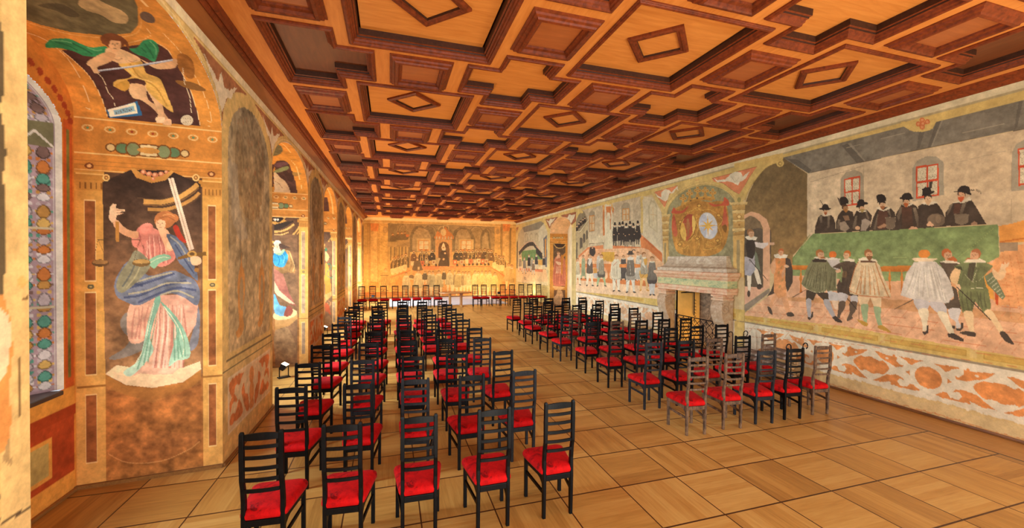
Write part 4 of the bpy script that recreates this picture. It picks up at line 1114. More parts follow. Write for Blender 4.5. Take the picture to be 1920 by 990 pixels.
P((206, 188, 160), '520,345 560,352 625,338 600,358 545,366'); face(564, 318, 33, SK, BK, .6, (146, 122, 70)); P((28, 24, 24), '506,306 520,288 560,280 600,262 626,268 616,285 560,297 520,316', sm=1); P((28, 24, 24), '524,292 525,250 555,231 585,245 590,276', sm=1)
P((146, 130, 116), '553,546 565,440 600,425 660,460 602,550'); El(SK, 522, 520, 24, 20)
cloak('640,546 680,410 720,330 770,310 840,310 892,360 942,540', ('680,530 720,380 735,385 705,535', '820,350 840,330 860,400 850,410'))
P((78, 46, 36), '735,340 820,350 830,420 800,530 720,530 715,430', a=0.7); P((212, 196, 168), '698,322 742,306 780,342 832,306 854,326 782,352'); face(771, 286, 38, (208, 164, 126), BK, .1, (142, 84, 50)); P((28, 24, 24), '713,196 760,181 795,200 808,246 740,262 722,272 718,250', sm=1)
P((86, 72, 60), '803,410 906,415 892,520 842,536 804,512', c2=(110, 94, 78)); Ln((140, 122, 100), 2.5, '803,410 906,415 892,520 842,536 804,512', closed=True); P((158, 116, 88), '718,512 790,475 812,486 800,512 740,526')
cloak('900,532 905,380 960,290 1060,270 1110,300 1182,420 1204,522', ('915,400 950,310 975,310 935,450', '1075,320 1105,315 1160,500 1120,515'))
P((84, 50, 38), '962,305 1062,305 1080,520 968,530', a=0.8, c2=(60, 44, 36)); P((206, 188, 160), '960,285 1000,300 1072,262 1080,280 1010,312'); face(1008, 256, 40, SK, BK, 0, (180, 84, 40)); El((26, 22, 22), 1010, 222, 72, 15); P((28, 24, 24), '968,222 975,185 1015,165 1055,180 1060,222', sm=1)
P((208, 154, 118), '1028,537 1060,503 1110,510 1132,532')
cloak('1130,522 1130,300 1180,270 1320,275 1372,350 1432,500 1200,522', ())
P((206, 190, 164), '1160,278 1190,262 1225,280 1285,250 1330,266 1240,292'); face(1226, 226, 46, (210, 168, 130), BK, .1, (190, 150, 110)); P((26, 22, 22), '1162,186 1190,178 1280,150 1287,166 1240,186 1180,202', sm=1); P((28, 24, 24), '1170,182 1168,130 1200,111 1252,114 1264,168', sm=0); P((50, 44, 40), '1236,112 1240,60 1258,52 1272,58 1266,122')
El((104, 86, 70), 1310, 440, 92, 64, mot=0.15); El((140, 116, 92), 1330, 432, 30, 42, a=0.6); P((206, 156, 120), '1212,486 1240,450 1290,490 1270,504 1220,502')
cloak('1390,502 1400,370 1470,270 1560,255 1660,235 1720,330 1812,486 1650,492', ('1440,290 1478,270 1440,370 1408,402', '1570,270 1612,260 1572,382 1540,382'))
P((78, 46, 36), '1490,280 1560,275 1540,375 1480,375', a=0.7); P((206, 190, 164), '1475,268 1530,250 1560,262 1640,205 1665,240 1580,268'); face(1560, 188, 50, (202, 150, 114), (60, 44, 36), -.3, (190, 78, 42)); P((26, 22, 22), '1484,162 1520,148 1620,150 1658,176 1652,192 1560,156', sm=1); P((28, 24, 24), '1528,152 1545,110 1590,97 1636,110 1642,168', sm=1)
for d in (0, 8, 16): Ln((40, 34, 32), 3, [(1640, 146+d*.3), (1700, 128+d), (1756, 158+d*1.1)], sm=1)
P((98, 84, 70), '1488,380 1636,380 1626,470 1560,492 1500,470', c2=(116, 100, 82)); P((150, 112, 88), '1655,478 1690,450 1722,470 1716,492 1664,492')
# two men at the doorway
K(1370, 380, 4.127)
P((80, 70, 58), '105,660 107,200 150,165 215,180 252,210 255,660', mot=0.14); P((112, 92, 68), '105,122 150,98 190,113 238,150 252,190 105,214', mot=0.1)
P((204, 152, 116), '105,95 160,68 220,85 280,130 304,200 304,660 250,666 250,200 230,150 190,115 150,100 105,127', c2=(214, 160, 124)); P((76, 62, 50), '304,200 314,230 314,470 304,480')
P((214, 160, 130), '105,648 250,660 300,650 105,800'); P((132, 116, 100), '105,792 300,662 304,692 110,850')
P((108, 116, 96), '178,355 206,400 234,548 195,505'); P((222, 204, 180), '128,556 158,556 153,680 135,680', sm=1); P((222, 204, 180), '178,520 205,508 237,630 214,640', sm=1)
El((60, 50, 44), 140, 705, 12, 26); El((60, 50, 44), 222, 651, 20, 22, 20)
P((168, 160, 164), '105,420 185,410 190,520 155,567 110,560', c2=(150, 148, 160)); P((46, 40, 38), '125,285 190,280 190,390 170,436 130,422 115,330'); P((206, 192, 186), '185,303 230,310 290,307 290,326 250,357 195,342'); P((208, 162, 130), '288,309 335,305 342,325 290,328')
P((222, 208, 184), '110,265 150,253 208,268 195,290 130,287'); face(156, 236, 29, (204, 154, 116), (142, 98, 64), .8)
Ln((50, 40, 36), 4, '140,432 205,510 290,605'); Ln((60, 48, 40), 3, '142,445 155,465 165,450 150,436', closed=True)
P((60, 50, 44), '340,600 340,700 280,727 312,680'); P((62, 52, 46), '424,418 462,440 480,520 478,620 440,692 424,640')
P((216, 152, 108), '303,822 300,790 332,715 364,710 332,772 318,816', sm=1); P((216, 152, 108), '393,730 430,718 462,842 436,860 410,790', sm=1)
P((70, 58, 50), '284,805 310,815 326,867 300,852', sm=1); P((70, 58, 50), '432,855 470,847 493,875 446,882', sm=1)
P((206, 126, 70), '345,428 426,423 421,560 432,720 370,742 334,690 335,560', c2=(220, 148, 96), mot=0.12); P((208, 152, 112), '345,430 346,530 320,548 307,490 325,453', sm=1); P((208, 150, 110), '425,498 406,582 393,560 405,518', sm=1)
for x, y in ((375, 460), (395, 500), (372, 540), (400, 600), (380, 650)): El((150, 120, 70), x, y, 8, 14, 30, a=0.6)
P((224, 208, 184), '333,404 370,394 442,404 432,427 380,432 343,426'); face(390, 383, 25, (210, 148, 108), (172, 88, 48), -.2); El((214, 168, 132), 432, 492, 20, 11, 10)
# the men in front of the table
K(1470, 440, 4.952)
for q in ('80,582 205,510', '1025,692 1200,600'): Ln((60, 50, 44), [7, 5], q)
El((214, 104, 40), 452, 185, 36, 32); P((214, 200, 184), '405,222 450,210 527,226 512,242 413,238'); P((190, 180, 174), '393,236 512,236 532,292 500,332 440,300'); P((192, 186, 186), '400,518 500,540 506,612 420,612'); P((224, 190, 160), '440,612 506,612 496,700 470,690')
P((58, 48, 40), '205,512 410,540 416,606 370,612 300,545 270,612 203,602'); P((166, 160, 162), '205,603 252,603 249,700 251,762 225,766 213,700', sm=1); P((166, 160, 162), '368,606 416,604 450,690 478,758 450,768 405,700 375,650', sm=1)
P((54, 46, 42), '218,764 246,770 260,713 273,718 269,762 240,793 220,785'); P((54, 46, 42), '445,768 480,753 541,806 536,822 480,806')
P((118, 116, 84), '260,235 300,214 390,225 440,300 482,328 492,350 462,430 400,482 386,532 300,542 210,507 160,457 190,370 220,290', c2=(104, 102, 74), mot=0.12)
folds((78, 76, 54), '275,250 385,255 395,525 185,470', 9, 9, 4, 0.75); folds((142, 138, 104), '280,250 380,255 380,520 200,470', 6, 8, 9, 0.6)
P((106, 104, 74), '440,303 492,325 486,362 491,522 400,527 384,492 420,420'); Ln((196, 188, 150), 3, '487,350 484,520 400,524'); Ln((196, 188, 150), 3, '162,460 215,505 300,536 384,528', sm=1); folds((76, 74, 52), '440,320 480,335 480,515 400,510', 7, 4, 2, 0.7)
P((48, 40, 35), '262,237 300,218 397,232 392,257 268,257'); P((224, 208, 182), '273,212 330,199 412,215 407,234 300,222'); face(336, 182, 40, (208, 158, 120), (162, 100, 52), .8, None); P((152, 92, 52), '335,203 372,205 388,222 345,220')
P((78, 64, 53), '448,302 520,260 600,240 660,255 692,300 692,572 620,567 495,542 490,470 545,360 520,320', c2=(66, 54, 46), mot=0.14)
El((128, 92, 60), 562, 370, 24, 34, 15, a=0.6); folds((56, 46, 40), '560,260 660,270 685,560 510,530', 9, 5, 5, 0.6)
P((128, 142, 92), '530,294 546,340 531,456 514,400'); P((222, 172, 136), '476,335 520,318 531,345 490,357')
P((222, 206, 178), '538,236 600,217 657,232 652,250 560,246'); face(584, 188, 37, (212, 166, 126), (190, 100, 42), -.8)
P((194, 186, 186), '500,540 592,560 570,622 513,622', sm=1); P((194, 186, 186), '620,570 682,572 679,632 625,627', sm=1); P((86, 70, 58), '513,624 571,624 560,690 527,740 521,774 493,771 500,720', sm=1); P((86, 70, 58), '609,630 676,624 666,700 630,755 642,774 592,802 583,782 610,720', sm=1)
Ln((50, 42, 38), 7, '585,590 678,696'); Ln((54, 46, 40), 7, '697,620 695,786')
P((212, 186, 148), '690,245 740,227 840,230 890,290 920,390 986,520 991,582 850,582 700,567 610,547 604,500 640,370 670,280', c2=(204, 176, 138), mot=0.12)
folds((186, 112, 62), '715,255 845,258 960,570 640,545', 10, 7, 6, 0.65); folds((230, 212, 180), '715,255 845,258 960,570 640,545', 10, 6, 1, 0.6); Ln((184, 104, 54), 6, '692,250 660,310 630,410 606,520 700,562 850,578 985,580', sm=0); Ln((170, 100, 56), 12, '850,262 890,380 940,500 970,575', sm=1, a=0.7)
P((92, 62, 48), '708,236 842,241 854,257 713,257'); P((224, 206, 176), '688,226 745,207 852,230 870,252 800,240 700,242'); face(786, 182, 42, (206, 152, 112), (146, 92, 54), .7, (120, 78, 48))
P((228, 194, 152), '680,570 802,580 770,652 700,652'); P((228, 194, 152), '803,584 906,584 900,668 838,677'); P((146, 166, 124), '717,653 782,650 776,740 769,817 745,817 720,720', sm=1); P((146, 166, 124), '832,680 862,667 901,687 896,760 911,852 875,846', sm=1)
P((178, 132, 52), '678,788 775,820 766,850 735,842', sm=1); P((178, 132, 52), '874,845 920,845 987,896 986,910 880,872', sm=1)
K(1660, 440, 4.5)
Ln((60, 50, 44), [7, 5], '75,630 238,547')
P((82, 68, 57), '455,236 560,215 642,240 560,330 550,420 602,460 640,627 508,627 500,575 580,540 560,420 490,290', c2=(74, 62, 52), mot=0.14)
P((226, 208, 182), '453,233 520,214 600,225 642,246 560,241'); face(522, 170, 46, (208, 154, 116), (180, 92, 48), .8, None); P((180, 92, 48), '520,205 575,182 612,216 600,229 540,217')
P((202, 192, 188), '535,627 636,629 615,720 642,776 600,786 590,730 548,700', sm=1); P((58, 50, 46), '594,790 635,790 640,743 656,743 656,786 630,816 600,807'); P((58, 50, 46), '553,769 590,769 586,796 558,791')
P((212, 200, 188), '245,230 420,225 490,290 545,390 581,510 530,577 480,577 360,560 240,547 128,512 150,420 180,320', c2=(200, 188, 178), mot=0.09)
folds((174, 162, 150), '260,235 410,232 540,560 160,500', 12, 8, 3, 0.6); folds((230, 220, 202), '260,235 410,232 540,560 160,500', 12, 7, 8, 0.6); Ln((168, 158, 152), 4, '425,240 470,400 490,575', sm=1)
El((208, 122, 50), 328, 162, 50, 37); P((228, 198, 162), '218,200 300,194 442,205 400,224 250,227')
P((190, 180, 180), '240,545 366,565 350,632 278,637', sm=1); P((190, 180, 180), '364,570 490,578 517,662 438,657', sm=1); P((228, 208, 176), '278,634 362,634 352,760 346,807 315,807 310,740', sm=1); P((228, 208, 176), '438,655 516,660 542,730 582,832 540,837 500,770', sm=1)
P((58, 48, 44), '309,820 345,815 351,763 366,763 361,830 330,849'); P((58, 48, 44), '525,835 576,830 662,880 662,900 600,891 530,861')
P((108, 115, 74), '610,440 866,455 892,600 886,632 830,662 760,562 732,652 650,657 625,560', c2=(98, 104, 66), mot=0.14); folds((72, 74, 50), '640,455 850,465 870,620 650,640', 12, 6, 4, 0.7)
P((228, 190, 144), '660,655 736,650 746,760 746,827 715,822 690,760', sm=1); P((228, 190, 144), '833,655 891,635 962,740 1002,825 965,832 910,745', sm=1); P((60, 50, 44), '623,826 700,813 762,830 756,860 690,851', sm=1); P((60, 50, 44), '963,830 1006,818 1082,910 1076,927 1010,896', sm=1)
P((108, 116, 76), '640,240 850,235 912,265 830,350 850,440 866,462 760,467 720,457 610,442 590,300 583,270', c2=(98, 104, 68), mot=0.12); P((70, 64, 50), '708,240 766,235 732,397 690,350'); Ln((196, 190, 150), 4, '766,237 770,300 735,398'); Ln((170, 170, 130), 3, '650,300 690,360 735,400 790,390 835,345'); folds((80, 84, 58), '650,250 850,250 840,450 620,430', 9, 6, 1, 0.5)
Ln((206, 200, 160), 4, '720,455 790,448 862,458'); P((224, 180, 130), '590,283 636,290 611,400 600,422 560,402 546,350', sm=1); P((60, 64, 44), '583,270 640,265 655,305 600,285'); P((228, 184, 144), '594,420 626,420 637,457 610,467', sm=1)
P((106, 116, 86), '838,350 906,310 950,400 1012,520 990,552 930,490 860,420')
for k in range(7): Ln((206, 200, 168), 5, [(862+k*19, 395+k*23), (915+k*14, 350+k*28)])
P((228, 184, 138), '905,283 950,320 970,288 1012,290 1017,330 990,377 940,382 905,332', sm=1); P((232, 190, 148), '968,292 983,238 1000,255 1010,223 1020,250 1047,224 1040,262 1006,292')
face(758, 172, 48, (208, 152, 114), (166, 96, 60), -.8); P((172, 96, 56), '666,216 700,192 742,206 720,222'); P((228, 208, 178), '658,236 690,210 800,204 850,225 847,239')
Ln((44, 36, 34), 8, '600,440 690,525 760,592 890,722'); Ln((48, 40, 36), 5, '735,600 760,545')
# ================================================================= right wall: bay above the fireplace
on(SH['right']); K(1220, 340, 5.5)
OL = (138, 130, 92)
P((206, 172, 104), '0,110 280,30 400,-10 760,-60 1010,-130 1010,-20 960,190 940,990 100,990 110,300', mot=0.08)
P(OL, '160,990 165,340 185,270 225,205 285,140 370,85 470,50 560,38 650,45 740,78 810,125 855,180 880,240 890,990', c2=(146, 134, 98), mot=0.14)
Ln((158, 126, 70), 4, '168,330 188,262 230,198 288,134 372,78 470,42 560,30 655,37 745,70 815,118 862,172', sm=1)
Ln((176, 142, 80), 4, '145,290 180,215 240,150 310,95 400,45 500,12 600,2 700,15 790,55 860,110 905,150', sm=1)
P((214, 126, 84), '38,112 278,42 240,88 190,140 150,262 140,268 118,232'); Ln((150, 88, 56), 3, '38,112 278,42 240,88 190,140 150,262 118,232', closed=True)
P((226, 208, 178), '45,118 75,150 110,165 112,110 150,80 190,90 215,115 278,45 284,95 262,80 235,120 195,125 175,190 150,205 120,195 100,175 70,165', rag=0.01)
P((216, 128, 86), '405,8 760,-95 940,-120 905,-20 880,120 900,130 840,70 740,5 640,-40 540,-35'); 
K(1200, 320, 2.75)
P((204, 170, 98), '300,45 640,-50 600,30 540,120 512,150 500,140 400,70'); P((214, 124, 84), '372,40 604,-22 560,40 516,124 486,108 430,66 380,56'); Ln((140, 82, 56), 2, '372,40 604,-22 560,40 516,124 486,108 430,66', closed=True)
P((224, 208, 180), '378,38 400,50 440,45 465,20 490,5 520,8 530,30 566,2 570,-6 545,40 530,52 515,58 505,78 490,68 470,58 440,56 400,60', rag=0.012); Ln((168, 150, 124), 2, '470,30 490,60 512,34')
Ln((206, 172, 100), 14, '516,128 560,60 610,-8', sm=1)
K(1220, 340, 5.5)
# painted pilasters
OC, OCD, OCL = (200, 154, 86), (146, 100, 48), (226, 188, 120)
def pilaster(xl, xr, yt, yb, capy):
    w = xr-xl
    P(OC, [(xl, yt), (xr, yt), (xr, yb), (xl, yb)], c2=(206, 166, 98))
    P((150, 128, 88), [(xl+w*.32, capy+w*.55), (xl+w*.62, capy+w*.5), (xl+w*.62, yb-w*.2), (xl+w*.32, yb-w*.2)]); Ln(OCL, 3, [(xl+w*.62, capy+w*.5), (xl+w*.62, yb-w*.2)])
    Ln((168, 122, 62), 4, [(xr-3, yt), (xr-3, yb)])
pilaster(850, 965, 560, 990, 545)
for y, h, e, c in ((215, 30, 38, OCL), (245, 50, 12, OC), (300, 34, 8, OCL), (334, 62, 2, OC), (396, 22, 6, OCL), (418, 64, 2, OC), (484, 36, 10, OCL), (522, 34, 2, OC)):
    P(c, [(850-e, y+4), (965+e, y-4), (965+e*.7, y+h-4), (850-e*.7, y+h)], c2=darker(c, 0.84)); Ln(OCD, 3, [(850-e*.7, y+h), (965+e*.7, y+h-4)])
for k in range(7): Ln(OCD, 4, [(862+k*15, 526), (862+k*15, 552)])
El(OCD, 912, 364, 26, 22); El(OCL, 912, 364, 18, 15); El(OCD, 912, 450, 12); El(OCL, 855, 500, 12); El(OCL, 960, 496, 12); El((150, 136, 80), 912, 190, 20, 26)
pilaster(118, 185, 610, 880, 600)
for y, h, e, c in ((340, 28, 22, OCL), (368, 46, 8, OC), (414, 30, 6, OCL), (444, 50, 0, OC), (494, 26, 6, OCL), (520, 44, 0, OC), (564, 22, 4, OCL), (586, 26, 0, OC)):
    P(c, [(118-e, y+3), (185+e, y-3), (185+e*.7, y+h-3), (118-e*.7, y+h)], c2=darker(c, 0.84)); Ln(OCD, 2.5, [(118-e*.7, y+h), (185+e*.7, y+h-3)])
for k in range(4): Ln(OCD, 3, [(126+k*15, 588), (126+k*15, 610)])
# mantling, shields, crown
P((170, 112, 48), '240,290 330,240 400,215 480,195 600,212 740,205 790,280 805,430 800,540 765,660 700,735 560,778 430,772 290,742 240,650 218,500 222,340', c2=(190, 130, 58), sm=1, mot=0.16)
P((186, 76, 50), '213,322 240,268 265,300 330,300 392,250 350,315 290,335 240,332', sm=1); P((176, 70, 48), '240,335 275,520 262,570 238,560 218,470', sm=1, c2=(200, 96, 62)); P((188, 78, 52), '598,222 690,240 745,215 760,162 802,200 804,250 720,252 650,262', sm=1); P((180, 72, 48), '765,250 795,400 785,480 735,455 745,360', sm=1, c2=(206, 104, 70)); P((122, 80, 36), '735,470 770,445 790,480 770,530', sm=1)
GO, GD = (224, 168, 78), (118, 72, 30)
for q in ('350,330 430,300 480,270 520,300 600,290 680,330', '300,400 290,480 310,560 360,600', '280,640 330,620 300,680 350,690 390,660 380,700', '420,600 450,560 480,600 520,560 540,610', '470,640 480,570 500,640 490,690', '560,640 600,660 580,620 640,640', '690,340 740,400 700,470 730,560 700,640', '640,620 700,600 720,650 660,680 700,690', '480,330 470,420 490,480 470,560', '450,270 480,300 510,260', '390,620 420,590 400,560', '540,700 600,700 680,690', '260,600 300,660 290,700'):
    Ln(GD, 9, q, sm=1, a=0.8); Ln(GO, 6, q, sm=1)
for x, y in ((700, 350), (310, 420), (690, 610), (300, 650), (480, 590), (500, 250)): El(GD, x, y, 24, 18, a=0.8); El(GO, x, y, 16, 12)
El(GD, 383, 475, 84, 138, 14); El((222, 166, 74), 383, 475, 77, 131, 14, c2=(200, 138, 56)); P((150, 62, 42), '368,350 410,338 440,352 452,400 448,470 420,550 385,602 360,606 366,520 345,440 330,420', sm=1, c2=(186, 84, 54)); P((226, 174, 82), '305,500 340,470 366,520 362,606 335,602 312,560', sm=1); P((232, 184, 92), '432,350 460,395 464,450 446,520 436,540 428,450', sm=1)
P((160, 98, 56), '372,412 396,418 404,450 398,500 392,560 378,566 376,510 366,470', sm=1); El((170, 108, 66), 384, 400, 13, 14); Ln((164, 102, 60), 9, '344,432 366,442 388,430'); Ln((164, 102, 60), 8, '398,440 412,470 402,496')
El((176, 140, 90), 593, 458, 100, 146, -12); El((212, 206, 204), 593, 458, 93, 138, -12); P((178, 178, 194), '570,350 600,460 530,420 505,440 510,380 540,335', a=0.8); P((176, 178, 196), '590,460 560,590 520,520 505,440', a=0.7); P((184, 184, 198), '600,460 680,440 690,520 640,590', a=0.6)
for k in range(8):
    an = math.radians(k*45-86+(-6)); L_ = 104 if k % 2 == 0 else 78
    P((226, 166, 62), [(590+math.cos(an)*L_, 458+math.sin(an)*L_*1.05), (590+math.cos(an+.42)*24, 458+math.sin(an+.42)*24), (590+math.cos(an-.42)*24, 458+math.sin(an-.42)*24)])
El((230, 176, 78), 590, 458, 24)
P((178, 120, 50), '335,225 420,180 500,160 560,152 640,160 635,205 560,192 480,205 400,225 350,255', sm=0); P((206, 150, 68), '335,225 420,180 500,160 560,152 640,160 640,172 560,166 490,176 410,200 340,240')
for x, y in ((348, 242), (412, 196), (478, 174), (548, 170), (626, 184)): El((54, 48, 46), x, y, 9)
for x, y in ((335, 170), (402, 120), (484, 88), (562, 92), (640, 112)):
    P((190, 134, 60), [(x-26, y+80), (x-8, y+30), (x+8, y+30), (x+26, y+74)])
    for dx, dy in ((0, -22), (-22, 6), (22, 6), (0, 18)): El((206, 152, 74), x+dx, y+dy, 16); El((168, 112, 50), x+dx, y+dy, 8)
Ln((176, 140, 76), 4, '258,250 275,280 300,270 270,245', sm=1); Ln((176, 140, 76), 3, '715,190 735,170 730,210', sm=1)
K(1370, 380, 4.127)
P((208, 172, 98), '40,850 108,850 112,918 42,915'); P((206, 168, 94), '30,915 104,928 108,1240 20,1240', c2=(214, 176, 118)); Ln((150, 116, 64), 3, '42,915 112,922'); Ln((164, 132, 80), 4, '106,420 106,1200')

# ================================================================= right wall: the far assembly scene
K(1060, 370, 4.5)
P((186, 162, 130), '62,300 80,230 110,150 140,108 640,-8 735,0 812,130 835,640 62,640', c2=(198, 176, 142), mot=0.09)
P((130, 112, 86), '62,300 80,230 110,150 140,108 160,120 190,195 120,290'); P((176, 152, 112), '65,292 125,290 192,192 196,405 112,490 62,560', mot=0.1)
Ln((206, 184, 140), 8, '66,292 126,290 194,192'); Ln((128, 108, 80), 3, '66,300 126,299 194,204')
for q in ('73,522 73,392 86,370 103,387 103,522', '122,437 122,347 134,336 146,352 146,420', '150,392 150,314 158,302 168,312 168,376', '175,360 175,285 184,273 189,285 189,348'): P((84, 74, 62), q)
for x, y in ((98, 262), (116, 240), (130, 222), (150, 206), (165, 194)): P(BK, [(x-10, y+26), (x-8, y-8), (x+6, y-14), (x+12, y+14)]); El(SK, x, y-18, 6, 8); El(BK, x, y-26, 6, 5)
P((152, 134, 108), '199,292 199,132 224,108 250,128 250,286'); P((194, 124, 58), '203,155 246,149 246,281 203,288')
for a_, b_, c_, d_ in ((207, 222, 162, 218), (227, 243, 160, 216), (207, 222, 225, 280), (227, 243, 223, 276)): P((196, 168, 128), [(a_, c_), (b_, c_-2), (b_, d_-2), (a_, d_)])
P((152, 134, 108), '473,192 473,76 486,54 510,42 535,50 547,70 547,192'); P((196, 128, 62), '482,96 538,92 538,192 482,197')
for a_, b_, c_, d_ in ((487, 507, 103, 142), (513, 533, 101, 140), (487, 507, 149, 192), (513, 533, 147, 190)): P((196, 168, 130), [(a_, c_), (b_, c_-1), (b_, d_-1), (a_, d_)])
P((208, 188, 152), '200,330 330,320 330,400 200,392', a=0.6); P((206, 188, 156), '328,55 400,52 396,380 402,462 320,462 334,380', c2=(214, 196, 160)); 
for q in ('315,72 330,58 332,320 317,325', '344,78 386,76 386,188 376,130 352,128 346,188', '388,60 412,98 404,140 390,110', '376,180 384,184 384,272 378,272'): P((190, 106, 54), q)
Ln((206, 162, 88), 8, '322,110 330,60 360,52 392,56 398,110', sm=1); El((206, 168, 92), 364, 52, 20, 12)
P((202, 182, 148), '640,-8 735,0 812,130 815,470 662,335 640,200', c2=(208, 188, 156)); Ln((204, 170, 100), 18, '640,0 648,120 646,300'); P((182, 164, 128), '704,240 700,80 722,20 756,30 776,80 778,300'); P((206, 186, 150), '712,236 710,90 728,40 752,48 766,90 768,290'); Ln((196, 150, 92), 3, '740,80 742,200'); Ln((196, 150, 92), 3, '715,145 770,150'); Ln((190, 168, 130), 5, '705,240 780,300')
P((206, 120, 68), '628,305 664,335 816,470 818,610 640,430', c2=(196, 104, 56)); P((186, 96, 54), '664,335 818,480 818,496 660,352'); P((210, 124, 76), '190,420 320,402 320,440 190,520 110,560 112,490', c2=(202, 112, 66)); P((204, 114, 66), '400,405 640,420 640,432 400,440')
P((226, 172, 128), '190,440 640,425 700,440 830,560 830,640 60,640 62,560', mot=0.08); P((214, 140, 94), '190,450 330,430 330,530 150,540', a=0.5)
for k in range(6): Ln((204, 122, 78), 2, [(180-k*6, 452+k*16), (700+k*22, 442+k*18)], a=0.6)
P((206, 154, 62), '305,462 416,460 416,546 300,534', c2=(196, 140, 52)); Ln((86, 66, 50), 4, '200,392 325,384'); Ln((86, 66, 50), 3, '322,384 322,404'); Ln((86, 66, 50), 3, '205,392 205,412')
for k, (x, y) in enumerate(((418, 240), (458, 238), (484, 232), (514, 246), (546, 230), (574, 246), (612, 226))):
    P((44, 38, 36), [(x-13, y+8), (x+12, y+8), (x+20, y+60), (x+19, y+128), (x-18, y+132), (x-20, y+60)] if k != 6 else [(x-13, y+8), (x+14, y+8), (x+22, y+60), (x+30, y+104), (x+12, y+134), (x-18, y+132), (x-20, y+60)])
    for s in (-1, 1): P((120, 104, 90) if k % 2 else (58, 50, 46), [(x+s*8-6, y+126), (x+s*8+6, y+126), (x+s*9+3, y+165), (x+s*12, y+174), (x+s*8-5, y+170)])
    El(SK, x, y-2, 8, 11); El((216, 204, 178), x, y+9, 9, 4); P((30, 27, 27), [(x-10, y-8), (x-7, y-30), (x+7, y-30), (x+10, y-8)]); El((30, 27, 27), x, y-9, 13, 4); El(SK, x+rr.choice((-8, 8)), y+66+rr.randint(-8, 18), 5, 4)
P((52, 44, 42), '203,470 205,424 225,418 250,424 256,470 236,500 210,490'); El(SK, 228, 428, 6, 7)
P((224, 170, 126), '60,600 830,600 800,860 60,790', c2=(226, 186, 150), mot=0.08); P((206, 118, 62), '60,526 100,526 100,548 60,548'); P((208, 122, 66), '60,560 650,560 650,596 60,590', c2=(196, 104, 54)); P((216, 150, 106), '60,590 650,596 650,640 60,636')
P((202, 112, 60), '60,680 660,700 800,730 800,762 60,694'); P((204, 116, 62), '336,590 390,590 372,640 374,680 400,706 330,700 356,676 356,636'); P((206, 120, 66), '650,560 790,600 800,640 650,600', a=0.6)
Ln((220, 160, 116), 2, '60,745 790,830', a=0.6)
GE = dict(shoes=(70, 60, 56))
gent(104, 510, 742, 40, (206, 188, 152), (222, 206, 172), skirt=.60, seed=1, **GE); gent(152, 486, 690, 36, (150, 158, 120), (150, 158, 120), skirt=.86, seed=2, collar=None)
gent(206, 478, 748, 56, (96, 84, 74), (226, 208, 178), skirt=.60, seed=3, turn=.6, **GE); P((208, 192, 176), '190,560 200,520 225,515 222,545 205,580'); gent(282, 470, 640, 40, (206, 192, 176), (170, 160, 150), skirt=.7, seed=4, **GE)
P((196, 134, 62), '236,598 268,600 268,640 240,640'); P((170, 164, 160), '236,640 272,640 270,680 240,678')
gent(304, 478, 752, 52, (150, 138, 116), (150, 168, 126), breech=(78, 70, 62), skirt=.62, seed=5, turn=-.5, stride=.22, **GE); P((200, 188, 170), '282,520 300,512 290,560'); El(SK, 338, 540, 8, 12)
gent(490, 486, 700, 56, (74, 68, 66), (74, 68, 66), skirt=.92, seed=6); gent(430, 480, 795, 84, (206, 190, 162), (226, 210, 184), skirt=.66, seed=7, stride=.12, **GE); P((214, 198, 170), '385,590 400,540 460,540 466,600 462,680 390,676', sm=1); folds((176, 160, 134), '400,545 455,545 462,680 388,672', 6, 6, 3, 0.6); Ln((186, 86, 56), 4, '405,575 435,545'); Ln((60, 52, 46), 3, '415,690 440,760')
gent(612, 456, 700, 40, (208, 196, 178), (214, 204, 190), skirt=.5, seed=8); gent(620, 560, 708, 62, (196, 186, 170), (206, 196, 180), skirt=.86, seed=9, collar=None, skin=(196, 186, 170), hair=(196, 186, 170))
P((206, 120, 62), '455,562 650,564 650,594 455,592')
gent(550, 462, 806, 74, (112, 102, 92), (214, 202, 184), breech=(150, 138, 124), skirt=.58, hat=(58, 52, 50), plume=(70, 64, 60), seed=10, turn=.2, **GE); P((214, 202, 186), '520,512 550,498 582,512 566,530 530,530'); Ln((190, 180, 160), 2, '540,520 552,650')
gent(636, 470, 560, 26, (196, 176, 150), seed=20); gent(664, 460, 790, 66, (186, 172, 148), (214, 170, 110), breech=(206, 150, 72), skirt=.56, seed=11, turn=.4, shoes=(190, 130, 60)); P((210, 152, 66), '660,520 690,515 688,570 668,570'); P((214, 202, 182), '644,560 660,540 680,600 664,590')
gent(732, 494, 828, 76, (122, 112, 102), (198, 190, 184), breech=(70, 62, 60), skirt=.60, seed=12, stride=.06, **GE)
Ln((60, 52, 46), 3, '642,680 676,640'); Ln((60, 52, 46), 3, '510,720 540,690')
# frame strip left of this scene
P((206, 172, 98), '38,240 66,250 64,1000 38,1000'); Ln((150, 126, 74), 3, '62,250 60,1000'); Ln((170, 140, 84), 3, '44,250 42,1000')
Ln((206, 172, 98), 16, '60,290 72,220 100,150 140,110', sm=1); El((206, 172, 98), 138, 124, 12); El((206, 172, 98), 648, 6, 12)
